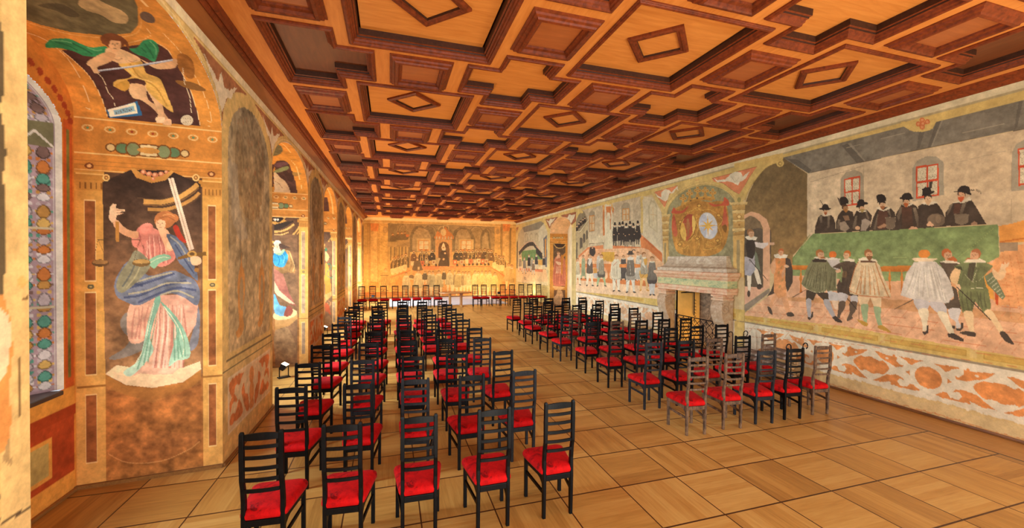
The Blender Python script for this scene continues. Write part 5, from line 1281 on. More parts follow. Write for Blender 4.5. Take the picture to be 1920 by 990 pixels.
# ================================================================= right wall: surround of the niche and the last scene
K(960, 390, 5.208)
P((204, 168, 96), '30,170 625,0 625,1000 30,1000', mot=0.08)
P((152, 88, 56), '324,110 452,84 420,130 385,160 372,205 360,195'); P((150, 84, 54), '476,72 625,36 625,130 578,170 545,130 500,95'); P((152, 88, 56), '42,195 66,180 46,240')
P((212, 192, 158), '335,118 360,130 375,105 400,110 425,95 400,135 380,150 368,185 360,150', rag=0.02); P((212, 192, 158), '500,85 540,95 560,60 580,70 620,60 600,110 575,155 560,120', rag=0.02)
P((196, 168, 122), '46,300 60,230 100,190 180,160 280,128 310,150 340,220 350,300 352,760 46,720', c2=(214, 178, 124), mot=0.1)
P((132, 116, 92), '98,190 184,164 282,128 312,150 262,208 118,238'); P((176, 152, 112), '46,300 60,230 98,190 116,238 114,420 50,560'); P((190, 166, 126), '116,238 262,208 262,420 116,420')
for x in (142, 188, 240): P((156, 134, 100), [(x-13, 330), (x-13, 262), (x, 240), (x+13, 258), (x+13, 326)]); P((190, 166, 124), [(x-9, 326), (x-9, 268), (x, 252), (x+9, 266), (x+9, 322)])
P((196, 176, 140), '262,208 312,150 345,230 350,480 262,420'); P((96, 92, 92), '306,300 340,262 342,580 318,570'); P((206, 128, 48), '320,310 334,296 334,480 322,480')
P((220, 160, 104), '46,590 330,600 352,720 46,720', c2=(222, 176, 120)); P((206, 108, 64), '70,580 300,600 300,626 70,606'); P((60, 50, 46), '46,320 56,318 56,590 46,590')
P((96, 124, 70), '96,420 230,405 300,470 296,505 252,500 96,520', mot=0.14)
for k in range(26): 
    x = 70+k*7.2; y = 430-150*math.sin(min(1, k/17)*1.6)*0.62+max(0, k-19)*9; P((62, 52, 44) if k % 3 else (44, 40, 38), [(x-4, y+30), (x-4, y-6), (x+3, y-6), (x+5, y+34)]); El(SK, x, y-13, 4, 6)
for k in range(8): x = 240+k*7; y = 380+k*8; P((44, 40, 38), [(x-8, y+60), (x-6, y), (x+6, y), (x+9, y+60)]); El(SK, x, y-5, 4, 6)
for x, y, h_, c in ((80, 470, 150, (150, 130, 104)), (120, 480, 160, (128, 118, 106)), (166, 452, 170, (44, 40, 40)), (196, 480, 140, (150, 140, 120)), (238, 450, 150, (56, 52, 54)), (312, 470, 130, (52, 46, 46)), (208, 520, 130, (120, 96, 74))): gent(x, y, y+h_, 32, c, (190, 170, 140), skirt=.66, seed=int(x))
P((202, 142, 62), '258,505 298,505 298,560 258,555'); Ln((60, 48, 44), 4, '118,670 124,700'); Ln((60, 48, 44), 4, '128,672 134,702')
Ln((206, 170, 100), 10, '46,330 62,240 100,192', sm=1); Ln((150, 122, 74), 3, '46,722 350,762'); Ln((150, 122, 74), 3, '46,740 350,780')
P((206, 172, 104), '352,240 374,240 374,1000 352,1000'); Ln((158, 126, 74), 3, '374,240 374,1000')
P((200, 170, 110), '568,200 625,190 625,1000 566,1000'); Ln((168, 138, 86), 3, '598,200 596,1000')
# woman with a harp on the far jamb of this niche, and its vault
on(RJ); P((204, 142, 66), '360,230 580,230 580,1000 360,1000', mot=0.1)
P((92, 76, 60), '404,345 524,355 524,770 404,760', c2=(120, 92, 70), mot=0.14); P((64, 52, 46), '408,345 522,352 500,380 460,390 430,378'); Ln((212, 176, 110), 6, '408,350 430,380 460,392 500,384 522,358', sm=1)
P((206, 148, 70), '374,345 404,345 404,1000 376,1000'); P((206, 148, 70), '522,350 556,352 556,1000 520,1000'); Ln((168, 112, 52), 2, '388,380 388,740'); Ln((168, 112, 52), 2, '540,380 540,740')
for y in (300, 322, 345): Ln((226, 176, 100), 4, [(372, y), (566, y+2)])
for x in (410, 440, 460, 490): El((150, 140, 90), x, 290, 14, 10); El((214, 190, 140), x, 290, 8, 6)
P((182, 116, 92), '418,490 450,470 490,480 520,520 524,740 490,760 402,745 408,560', sm=1, c2=(196, 120, 96)); folds((150, 84, 72), '430,500 500,500 520,745 405,740', 8, 6, 4, 0.7); P((222, 190, 160), '428,520 470,530 500,545 470,560 436,545', sm=1); folds((224, 196, 168), '430,560 480,560 490,640 420,640', 7, 5, 6, 0.7)
face(453, 443, 17, (222, 178, 140), (150, 110, 76), .5); P((222, 178, 144), '440,460 466,462 470,490 430,492'); P((186, 126, 60), '478,470 494,460 520,440 530,450 500,500 492,640 480,640', sm=1); P((222, 178, 120), '392,760 520,775 480,800 420,795')
P((120, 90, 66), '408,800 520,800 520,1000 404,1000'); P((206, 166, 118), '430,850 445,800 470,800 495,830 498,920 460,945 412,930 410,880', sm=1, mot=0.14); P((214, 176, 128), '405,880 430,850 455,850 440,880', sm=1)
on(RV2); P((226, 146, 60), '372,240 380,180 420,135 470,120 520,132 555,170 566,240', mot=0.1); P((120, 76, 58), '402,234 415,180 450,150 500,148 530,165 552,190 540,234'); P((116, 150, 84), '455,180 480,160 520,170 545,165 530,195 490,200', sm=1); P((222, 180, 130), '480,190 510,190 525,225 505,234 480,215 455,234 450,225', sm=1); El((220, 176, 130), 490, 172, 9)
Ln((230, 200, 140), 4, '420,190 440,225', a=0.8); Ln((230, 200, 140), 3, '430,180 450,215', a=0.8)
# ================================================================= end wall: the great assembly
on(SH['back']); B0, B1 = -1.42, XR
ST((206, 152, 80), B0, B1, 0, 4.42, mot=0.1)
ST((214, 172, 104), B0, B1, 4.16, 4.42); ST((180, 130, 66), B0, B1, 4.24, 4.26); ST((196, 140, 72), B0, B1, 4.13, 4.16)
ST((196, 118, 62), B0, B1, 0.10, 0.34, rag=0.03); ST((170, 92, 44), B0, B1, 0.30, 0.34)
K(680, 405, 6.187)
def Pb(c, p, **kw): P(c, p, **kw)
P((142, 116, 78), '292,85 800,95 1530,125 1530,420 1480,480 1300,420 880,420 560,420 540,520 290,560', mot=0.12, c2=(170, 128, 76))
P((190, 140, 76), '292,480 560,430 900,480 1480,480 1700,760 1740,870 60,870 250,700', c2=(216, 140, 72), mot=0.1)
for q in ('545,420 545,250 570,170 620,115 680,108 720,140 750,110 810,130 840,190 845,420', '1040,400 1040,250 1060,170 1120,130 1190,135 1250,160 1290,230 1310,280 1300,400', '1365,380 1365,240 1390,170 1430,150 1470,190 1490,380'):
    P((110, 92, 64), q, sm=0, mot=0.14)
for q in ('575,420 578,260 600,180 650,135 700,140 760,170 790,240 800,420', '1070,400 1075,250 1100,180 1150,150 1210,165 1250,220 1270,400', '1385,380 1390,250 1420,190 1450,200 1465,380'): P((158, 128, 86), q, mot=0.1)
for q in ('290,90 340,85 370,150 375,220', '400,220 430,130 470,105 520,170 540,240', '720,140 780,105 830,130 880,190', '880,190 900,150 960,130 1010,150', '1250,160 1300,120 1360,130 1400,180', '1490,250 1480,170 1430,130', '1040,190 1000,150'): Ln((96, 80, 58), 5, q, sm=1); 
for q in ('296,98 345,92 378,150', '408,220 436,136 474,112 522,176', '1256,168 1305,128 1362,138'): Ln((196, 166, 112), 3, q, sm=1)
# gallery with onlookers at the left
P((124, 102, 70), '292,90 395,95 395,300 292,300'); P((118, 98, 68), '400,170 540,240 540,260 400,270'); P((176, 138, 84), '290,300 398,300 398,350 290,350'); P((166, 130, 80), '398,290 545,250 545,290 398,340')
for x in (298, 342, 400, 430, 470, 510): P((186, 144, 82), [(x, 355), (x+20, 352), (x+20, 520), (x, 530)]); P((118, 96, 64), [(x+20, 360), (x+34, 360), (x+34, 520), (x+20, 520)])
for x, y in ((350, 215), (410, 200), (452, 200), (492, 198)): P((98, 80, 56), [(x-34, y+75), (x-26, y+22), (x, y+12), (x+26, y+22), (x+32, y+75)], sm=1); face(x, y, 17, (206, 150, 92), (110, 74, 44), .2, (120, 76, 44))
P((190, 104, 54), '500,215 540,215 540,240 505,245')
# columns at both sides
def bcol(x0, x1, t):
    P((170, 126, 72), [(x0-26, 80), (x0, 82), (x0, 870), (x0-26, 860)], c2=(190, 136, 70)); P((212, 160, 92), [(x0, 175), (x1, 175), (x1, 770), (x0, 770)], mot=0.1); P((214, 124, 62), [(x0-6, 82), (x1+10, 86), (x1-4, 176), (x0+4, 176)], mot=0.12); P((206, 122, 58), [(x0-8, 760), (x1+4, 760), (x1+4, 830), (x0-8, 830)], mot=0.12)
    P((158, 116, 64), [(x1-12, 176), (x1, 176), (x1, 760), (x1-12, 760)], a=0.6)
bcol(94, 180, 0); P((206, 156, 84), '190,90 290,90 290,600 190,640', mot=0.1); Ln((150, 110, 60), 4, '190,100 186,720'); El((168, 126, 76), 262, 160, 28, 40); El((190, 146, 86), 262, 160, 18, 28)
for k in range(5): Ln((158, 116, 64), 3, [(196, 230+k*34), (284, 262+k*36)], a=0.6)
bcol(1628, 1706, 0); P((206, 154, 84), '1540,130 1590,130 1592,560 1540,520', mot=0.1); P((208, 156, 84), '1728,130 1770,132 1775,820 1728,800'); El((176, 134, 82), 1566, 182, 24, 32); P((140, 108, 66), '1598,128 1614,128 1614,520 1600,520'); P((130, 100, 62), '1706,140 1726,140 1716,560 1704,560')
Ln((140, 100, 54), 4, '55,90 52,860'); P((196, 146, 76), '5,80 54,80 52,860 0,870'); Ln((150, 108, 58), 5, '6,345 56,345'); Ln((130, 96, 52), 3, '0,765 50,762')
# windows and canopy
for q, px in (('625,258 785,262 785,410 625,410', 640), ('1115,268 1285,272 1285,400 1115,400', 1132)):
    P((196, 154, 94), q); P((200, 120, 58), [(px+8, 284), (px+128, 284), (px+128, 408), (px+8, 408)])
    for dx in (14, 72):
        for dy in (290, 340): P((206, 182, 132), [(px+dx, dy), (px+dx+50, dy), (px+dx+50, dy+44), (px+dx, dy+44)])
P((196, 140, 82), '842,270 1036,275 1036,600 842,560'); P((206, 118, 58), '830,236 1056,238 1056,268 832,264')
for k in range(6): P((196, 170, 126), [(850+k*34, 238), (866+k*34, 238), (866+k*34, 268), (850+k*34, 268)]) ; P((206, 124, 62), [(862+k*32, 275), (874+k*32, 275), (874+k*32, 560), (862+k*32, 560)], a=0.5)
P((200, 116, 58), '842,236 866,170 900,200 960,120 1000,180 1030,200 1056,236'); El((214, 176, 116), 938, 190, 32, 42); Ln((196, 158, 100), 8, '880,160 900,125 940,115', sm=1); Ln((196, 158, 100), 8, '945,112 990,120 1000,165', sm=1); P((214, 180, 120), '932,110 946,110 944,150 934,150')
P((92, 62, 42), '880,560 878,370 892,320 930,298 970,305 1000,340 1008,400 1004,600 880,600', mot=0.16)
P((60, 48, 40), '888,600 896,450 920,400 960,398 985,450 1000,600', sm=1); P((232, 196, 140), '922,388 916,360 938,310 956,352 962,384 942,396', sm=1); El((210, 184, 140), 942, 392, 24, 8); face(938, 372, 13, (220, 170, 112), (120, 80, 50)); El((206, 160, 112), 956, 432, 12, 10)
# seated councillors
ORB = (206, 154, 100)
def sitter(x, y, c, h=120, w=36, hair=(110, 72, 44), col=(214, 190, 140), gold=False):
    P(c, [(x-w*.45, y+22), (x+w*.45, y+22), (x+w, y+60), (x+w*1.05, y+h), (x-w*1.05, y+h), (x-w, y+60)], sm=0, mot=0.14); 
    if gold: Ln((196, 150, 84), 7, [(x-8, y+24), (x-14, y+h)]); Ln((196, 150, 84), 7, [(x+8, y+24), (x+14, y+h)])
    else: Ln(darker(c, 1.5), 4, [(x-w*.5, y+40), (x-w*.6, y+h)], a=0.6)
    El(col, x, y+19, 15, 6); face(x, y, 16, ORB, hair, rr.choice((-.3, 0, .3)), hair); El(ORB, x+rr.randint(-10, 10), y+70, 8, 7)
for x, y, c, g in ((592, 412, (96, 66, 46), 0), (684, 405, (62, 50, 42), 1), (738, 408, (66, 52, 42), 1), (808, 400, (46, 42, 38), 0), (1086, 400, (50, 44, 38), 0), (1136, 402, (52, 46, 40), 0), (1188, 396, (86, 64, 46), 0), (1234, 402, (80, 62, 46), 1), (1276, 402, (72, 64, 46), 1), (1320, 395, (56, 46, 40), 1), (1360, 396, (104, 74, 50), 0), (1416, 392, (66, 52, 42), 0), (1460, 402, (106, 86, 56), 0), (1490, 402, (96, 70, 48), 0)):
    sitter(x, y, c, 118, 36, gold=g)
for k, (x, y) in enumerate(((575, 550), (692, 545), (742, 530), (825, 535), (1070, 535), (1150, 535), (1210, 525), (1252, 525), (1302, 525), (1348, 520), (1392, 525), (1434, 525))):
    c = ((206, 170, 116), (200, 96, 60), (176, 146, 104))[k % 3]; P(c, [(x-24, y-26), (x+24, y-26), (x+22, y+20), (x, y+38), (x-22, y+20)]); Ln((120, 84, 54), 3, [(x-24, y-26), (x+24, y-26), (x+22, y+20), (x, y+38), (x-22, y+20)], closed=True); El((150, 76, 50) if k % 2 else (210, 180, 120), x, y, 9, 12)
    P((60, 48, 40), [(x+18, y+20), (x+34, y+20), (x+40, y+46), (x+14, y+50)])
P((176, 142, 92), '846,490 880,485 908,500 905,545 878,565 850,540', sm=1); P((70, 52, 40), '880,600 900,500 938,490 975,510 985,610', sm=1); face(938, 498, 15, ORB, (100, 64, 40))
P((226, 132, 72), '560,620 680,585 890,582 1010,585 1480,585 1640,680 1720,760 1720,800 1500,690 1380,620 700,628 320,725 250,720', c2=(222, 140, 76), mot=0.1)
Ln((190, 76, 44), 6, '690,588 890,586'); Ln((190, 76, 44), 6, '1012,588 1470,586 1560,640 1650,700'); Ln((196, 84, 48), 5, '300,720 560,630'); P((216, 110, 62), '690,588 890,586 880,622 700,626', a=0.6)
for x, y, c in ((364, 490, (92, 72, 50)), (412, 478, (96, 76, 52)), (456, 465, (90, 74, 50)), (500, 448, (98, 78, 54))):
    sitter(x, y, c, 150, 40, gold=1); P((220, 184, 122), [(x-40, y+125), (x+14, y+120), (x+6, y+180), (x-18, y+192), (x-36, y+176)], sm=1)
for x, y in ((1546, 448), (1582, 470), (1600, 478), (1632, 478)): sitter(x, y, (110, 84, 54), 120, 30, gold=1); P((226, 190, 124), [(x-40, y+95), (x+10, y+95), (x+4, y+150), (x-18, y+162), (x-36, y+146)], sm=1)
P((98, 76, 52), '600,530 660,520 690,600 692,630 580,630 590,570', sm=1); face(634, 500, 17, ORB, (100, 66, 42)); P((206, 156, 100), '636,590 660,590 660,625 640,625')
# standing figures with their backs to the room
P((214, 120, 60), '380,730 470,730 470,810 380,800', a=0.8, rag=0.05); P((210, 112, 56), '700,740 830,740 830,800 700,800', a=0.7); P((96, 78, 56), '690,680 770,685 770,740 690,735'); P((92, 74, 54), '926,690 970,690 970,740 926,740'); P((90, 72, 52), '1155,690 1180,690 1180,740 1155,740')
gent(265, 605, 870, 120, (186, 144, 80), (200, 150, 80), skirt=.74, collar=(206, 166, 100), hair=(150, 104, 60), skin=ORB, seed=31); Ln((110, 80, 48), 4, '205,690 300,690'); 
for (x, y0, y1, w, c, sd) in ((505, 650, 960, 104, (212, 184, 130), 32), (645, 620, 960, 120, (206, 176, 118), 33), (722, 638, 800, 60, (88, 74, 56), 34), (775, 632, 930, 60, (176, 150, 104), 35), (815, 638, 930, 70, (178, 156, 108), 36), (885, 628, 940, 110, (206, 176, 116), 37), (945, 625, 800, 56, (96, 80, 58), 38), (1010, 625, 900, 100, (200, 174, 118), 39), (1068, 632, 900, 40, (150, 124, 84), 40), (1115, 632, 940, 110, (186, 156, 96), 41), (1162, 642, 900, 40, (156, 128, 86), 42), (1196, 640, 900, 52, (208, 172, 112), 43), (1234, 640, 900, 50, (214, 182, 124), 44), (1306, 630, 930, 90, (224, 188, 120), 45), (1342, 636, 930, 50, (206, 166, 100), 46), (1384, 630, 930, 60, (222, 178, 104), 47), (1430, 632, 930, 56, (216, 176, 108), 48), (1474, 628, 940, 76, (222, 180, 108), 49), (1536, 650, 940, 80, (224, 182, 104), 50)):
    gent(x, y0, y1, w, c, (214, 180, 124), skirt=.62, skin=ORB, hair=(126, 86, 50), collar=(214, 186, 134), shoes=(150, 96, 54), seed=sd)
El((110, 84, 58), 565, 706, 30, 24); Ln((214, 170, 110), 12, '520,720 590,735'); gent(1694, 545, 860, 110, (216, 174, 108), (222, 184, 120), skirt=.66, skin=ORB, hair=(150, 100, 60), collar=(222, 190, 130), seed=51); gent(1730, 560, 860, 60, (206, 164, 98), (214, 176, 110), skirt=.7, skin=ORB, seed=52)

# ================================================================= left wall: piers between the window niches
on(SH['left'])
ST((196, 164, 102), YF, YB, 0, 4.36, mot=0.08); ST((206, 186, 148), YF, YB, 4.235, 4.36); ST((176, 142, 84), YF, YB, 4.225, 4.236)
def lower(sv, curves): return max(curves(sv), 0)
edges = [YF-0.6]+[v for n in NICHES for v in n]+[YB+0.5]
def pier(a, b, seed):
    r = random.Random(seed); w = b-a; c = (a+b)/2
    # painted blind arch
    ss = np.linspace(a+0.16*w/1.75, b-0.14*w/1.75, 40); sp, ri = 3.42, 0.62
    zt = sp+ri*np.sqrt(np.maximum(0, 1-((ss-ss.mean())/((ss[-1]-ss[0])/2))**2))
    PS((146, 132, 106), np.concatenate([np.stack([ss, zt], -1), [(ss[-1], 1.16), (ss[0], 1.16)]]), c2=(176, 150, 108), mot=0.22, rag=0.02)
    for k in range(26):
        x = r.uniform(a+.2, b-.2); z0 = r.uniform(1.2, 3.2); PS(r.choice(((104, 90, 70), (150, 128, 92), (168, 140, 98))), [(x-.04, z0), (x+.03, z0+.05), (x+.05, z0+.7), (x, z0+r.uniform(.7, 1.2)), (x-.05, z0+.6)], sm=1, a=0.28, rag=0.05)
    PS((96, 82, 62), [(c+0.30*w*math.cos(v), 3.42+0.62*math.sin(v)*(1 if math.sin(v) > 0 else 1.25)) for v in np.linspace(0, 6.28, 30)], a=0.45, rag=0.05, c2=(124, 92, 52), mot=0.25)
    PS((148, 142, 132), [(a+.17*w/1.75, 3.3), (a+.24*w, 3.25), (c-.2*w, 2.7), (c-.05*w, 2.45), (c-.22*w, 2.40), (a+.16*w, 2.6)], a=0.35, rag=0.05)
    for k in range(30): x = c+r.uniform(-.26, .26)*w; z = r.uniform(2.7, 3.95); PS((150, 84, 52), [(x-.012, z), (x+.012, z), (x+.006, z+.07), (x-.008, z+.06)], a=0.5)
    # orange scroll cartouches
    for x in (a+0.30*w, a+0.72*w):
        PS((186, 122, 58), [(x-.05*w, 2.0), (x-.01*w, 2.12), (x, 2.28), (x+.02*w, 2.12), (x+.07*w, 2.0), (x+.07*w, 1.75), (x+.03*w, 1.5), (x+.05*w, 1.38), (x-.03*w, 1.27), (x-.09*w, 1.34), (x-.04*w, 1.42), (x-.05*w, 1.6), (x-.06*w, 1.85)], sm=1, a=0.75, rag=0.02); PS((146, 126, 94), [(x+.01*w+.035*w*math.cos(v), 1.78+.2*math.sin(v)) for v in np.linspace(0, 6, 14)], a=0.9)
    Lw = 0.012
    PS((96, 80, 58), [(a+.1, 1.08), (b-.08, 1.08), (b-.08, 1.095), (a+.1, 1.095)], a=0.8); PS((84, 72, 56), [(a, 0.975), (b, 0.975), (b, 0.995), (a, 0.995)], a=0.9)
    PS((198, 164, 106), [(a, 0), (b, 0), (b, .97), (a, .97)], c2=(200, 160, 96), mot=0.1)
    PS((206, 182, 146), [(a+.14, .27), (b-.12, .27), (b-.12, .90), (a+.14, .90)]); PS((186, 148, 100), [(a+.17, .30), (b-.15, .30), (b-.15, .87), (a+.17, .87)], a=0.35)
    oc = (188, 104, 54); m = (a+b)/2
    for s in (-1, 1):
        for q in ([(.10, .34), (.20, .34), (.30, .46), (.36, .62), (.28, .70), (.24, .58), (.14, .52)], [(.34, .36), (.74, .36), (.70, .46), (.56, .44), (.48, .56), (.40, .50)], [(.30, .84), (.74, .84), (.74, .70), (.62, .66), (.56, .76), (.44, .72), (.38, .78)], [(.52, .56), (.66, .58), (.74, .48), (.74, .62), (.60, .66)]):
            PS(oc, [(m+s*x*(w/1.75)*0.92, z) for x, z in q], sm=1, a=0.9, rag=0.02, mot=0.14)
    for z, h in ((.73, .11), (.52, .14), (.36, .06)): PS((196, 120, 62), [(m+.085*math.cos(v), z+h*math.sin(v)) for v in np.linspace(0, 6, 14)], a=0.85)
    if w < 2.4 and a > 6: PS((40, 30, 26), [(b-.42, 2.05), (b-.22, 2.06), (b-.20, 2.42), (b-.26, 2.34), (b-.30, 2.5), (b-.34, 2.3), (b-.42, 2.4)], rag=0.03, a=0.8); 
for k in range(0, len(edges)-1, 2): pier(edges[k], edges[k+1], 70+k)
# red-brown spandrels with pale leaves above the springing of every arch
for (a, b) in NICHES:
    for e, s in ((a, -1), (b, 1)):
        up, dn = [], []
        for d in np.linspace(0, .85, 18):          # over the niche arch
            z = arch_z(np.array(e-s*d), a-.1, b+.1, SPR, RISE+.06)+.03
            if z < 4.19: up.append((e-s*d, float(z)))
        for d in np.linspace(0, .72, 18):          # over the blind arch
            z = 3.50+.62*math.sqrt(max(0, 1-((d-.84)/.84)**2))+.06
            if z < 4.19: dn.append((e+s*d, z))
        PS((146, 92, 60), up[::-1]+dn+[(dn[-1][0], 4.2), (up[-1][0], 4.2)], mot=0.14)
        PS((206, 188, 158), [(e-s*.42, 4.14), (e-s*.2, 4.06), (e-s*.08, 4.0), (e, 4.13), (e+s*.08, 4.0), (e+s*.22, 4.05), (e+s*.44, 4.15), (e+s*.26, 3.98), (e+s*.12, 3.92), (e, 3.72), (e-s*.12, 3.9), (e-s*.26, 4.0)], rag=0.03)
        an = [(float(y), float(arch_z(np.array(y), a-.03, b+.03, SPR, RISE+.03))) for y in np.linspace(a-.03, b+.03, 60)]
    for p0, p1 in zip(an[:-1], an[1:]): PS((214, 186, 130), [p0, p1, (p1[0], p1[1]+.016), (p0[0], p0[1]+.016)])
# the near pier at the left edge of the photo
K(0, 0, 2.0); P((214, 178, 116), '0,0 128,0 160,1980 0,1980', mot=0.08); P((92, 78, 56), '0,80 8,130 14,420 16,1200 -60,1200 -60,80', rag=0.02)
K(0, 495, 2.0); P((212, 140, 74), '-60,110 10,120 40,220 42,560 30,700 -60,740', rag=0.02); P((222, 196, 156), '-40,170 20,185 40,240 36,330 18,420 -40,450', sm=1); P((166, 134, 88), '20,690 40,640 42,755 10,735'); Ln((110, 84, 54), 3, '66,130 80,765'); Ln((110, 84, 54), 3, '80,765 104,752'); El((214, 166, 96), 84, 68, 20); Ln((120, 92, 58), 4, '66,128 100,132 104,118', sm=1); Ln((84, 66, 46), 10, '0,975 160,885'); P((206, 170, 112), '0,985 160,895 160,1000 0,1000')

# ================================================================= left wall: inside the window niches
def jamb_common(J, k):
    on(J); L = J.S[-1]; o = (196, 136, 62)
    ST(o, 0, L, 0, SPR, c2=(206, 152, 80), mot=0.08)
    ST((84, 60, 44), .17, L-.22, 1.0, 3.02, c2=(134, 96, 64), mot=0.12)
    ST((194, 126, 56), 0, L, 3.02, SPR, mot=0.08)
    for z in (3.52, 3.19, 3.03): ST((226, 180, 112), 0, L, z-.006, z+.006)
    for z in (3.12, 3.08): ST((168, 108, 48), 0, L, z-.005, z+.004)
    c = L*.52
    for dx, w_, h_, cc in ((0, .13, .055, (214, 190, 140)), (-.20, .05, .045, (90, 120, 84)), (.20, .05, .045, (90, 120, 84)), (-.12, .05, .06, (120, 132, 92)), (.12, .05, .06, (120, 132, 92)), (-.29, .03, .03, (206, 176, 120)), (.29, .03, .03, (206, 176, 120))):
        PS((112, 70, 36), [(c+dx+(w_+.012)*math.cos(v), 3.26+(h_+.012)*math.sin(v)) for v in np.linspace(0, 6, 16)]); PS(cc, [(c+dx+w_*math.cos(v), 3.26+h_*math.sin(v)) for v in np.linspace(0, 6, 16)])
    PS((196, 140, 70), [(c+.09*math.cos(v), 3.26+.03*math.sin(v)) for v in np.linspace(0, 6, 16)])
    for x in np.linspace(.08, L-.1, 7):
        PS((222, 186, 124), [(x+.045*math.cos(v), 3.43+.032*math.sin(v)) for v in np.linspace(0, 6, 12)], a=0.8); PS((186, 122, 54), [(x+.03*math.cos(v), 3.43+.02*math.sin(v)) for v in np.linspace(0, 6, 12)]); PS(((90, 128, 92), (150, 60, 36))[int(x*10) % 2], [(x+.012*math.cos(v), 3.43+.012*math.sin(v)) for v in np.linspace(0, 6, 8)])
    for x in (.09, L-.11):
        PS((120, 64, 34), [(x+.035*math.cos(v), 3.07+.03*math.sin(v)) for v in np.linspace(0, 6, 12)]); PS((214, 160, 100), [(x+.018*math.cos(v), 3.07+.016*math.sin(v)) for v in np.linspace(0, 6, 10)])
    for x0, x1 in ((0, .17), (L-.22, L-.01)):
        w = x1-x0; ST((206, 148, 72), x0, x1, 0, 3.0, c2=(210, 160, 88), mot=0.07)
        ST((178, 122, 56), x0-.0, x1+.03, 2.93, 3.0); ST((222, 172, 98), x0, x1, 2.985, 3.0); ST((190, 132, 62), x0, x1, 2.84, 2.93)
        for m in range(5): ST((132, 86, 40), x0+w*(m+.4)/5.4, x0+w*(m+.7)/5.4, 2.85, 2.915)
        for z0, z1 in ((1.98, 2.74), (1.08, 1.86), (.24, .88)):
            ST((226, 186, 124), x0+w*.30, x0+w*.72, z0-.012, z1+.012); ST((142, 84, 46) if k == 0 else (160, 132, 104), x0+w*.33, x0+w*.69, z0, z1, mot=0.2)
        PS((92, 84, 60), [(x0+w*.5+.026*math.cos(v), 1.92+.024*math.sin(v)) for v in np.linspace(0, 6, 10)]); PS((170, 150, 100), [(x0+w*.5+.012*math.cos(v), 1.92+.01*math.sin(v)) for v in np.linspace(0, 6, 8)])
        ST((146, 98, 46), x0, x1, .955, .972)
    for d, cc, ww in ((0, (206, 156, 84), .05), (.06, (120, 80, 44), .02), (.10, (196, 146, 76), .03)):
        pts = [(.17+x*(L-.39), 2.86-d-.32*math.sin(math.pi*x)**.8) for x in np.linspace(0, 1, 16)]
        if k > 0:
            for p0, p1 in zip(pts[:-1], pts[1:]): PS(cc, [p0, p1, (p1[0], p1[1]-ww), (p0[0], p0[1]-ww)])
    PS((196, 144, 74), [(c-.2, 3.02), (c-.15, 2.93), (c, 2.88), (c+.15, 2.93), (c+.2, 3.02)]); PS((50, 38, 32), [(c-.15, 3.02), (c-.1, 2.96), (c, 2.93), (c+.1, 2.96), (c+.15, 3.02)])
    for x in (-.07, 0, .07): PS((206, 150, 110), [(c+x+.028*math.cos(v), 2.985+.02*math.sin(v)) for v in np.linspace(0, 6, 8)])
    ST((160, 104, 54), .17, L-.22, 0, 1.0, mot=0.22); 
def wall_common(W, k):
    on(W); y0, y1, z0, zs, rw, xb = W.rect
    ST((190, 118, 50), W.S[0], W.S[-1], 0, 4.14, mot=0.08)
    for a_, b_ in ((y1+.015, W.S[-1]-.02), (W.S[0]+.02, y0-.015)): ST((178, 84, 38), a_, b_, 1.0, 3.46); ST((112, 108, 54), a_+.04, b_-.03, 1.08, 3.38, mot=0.2)
    m, hw = (y0+y1)/2, (y1-y0)/2
    for v in np.linspace(.2, math.pi-.2, 26):
        x, z = m+(hw+.12)*math.cos(v), zs+(rw+.13)*math.sin(v); PS((150, 62, 34), [(x+.035*math.cos(q), z+.035*math.sin(q)) for q in np.linspace(0, 6, 9)])
    for a_, b_, s_ in ((m-.9, m+.9, 1),): ST((204, 146, 66), W.S[0], W.S[-1], .82, .985)
    ST((204, 146, 66), W.S[0], W.S[-1], 0, .86, mot=0.08); ST((160, 66, 32), y0-.1, y1+.12, .20, .80, mot=0.1); ST((206, 150, 70), y0+.16, y1-.14, .26, .62); ST((176, 158, 96), y0+.2, y1-.18, .30, .58, mot=0.1)
    ST((150, 60, 28), y0-.16, y1+.18, .72, .82); 
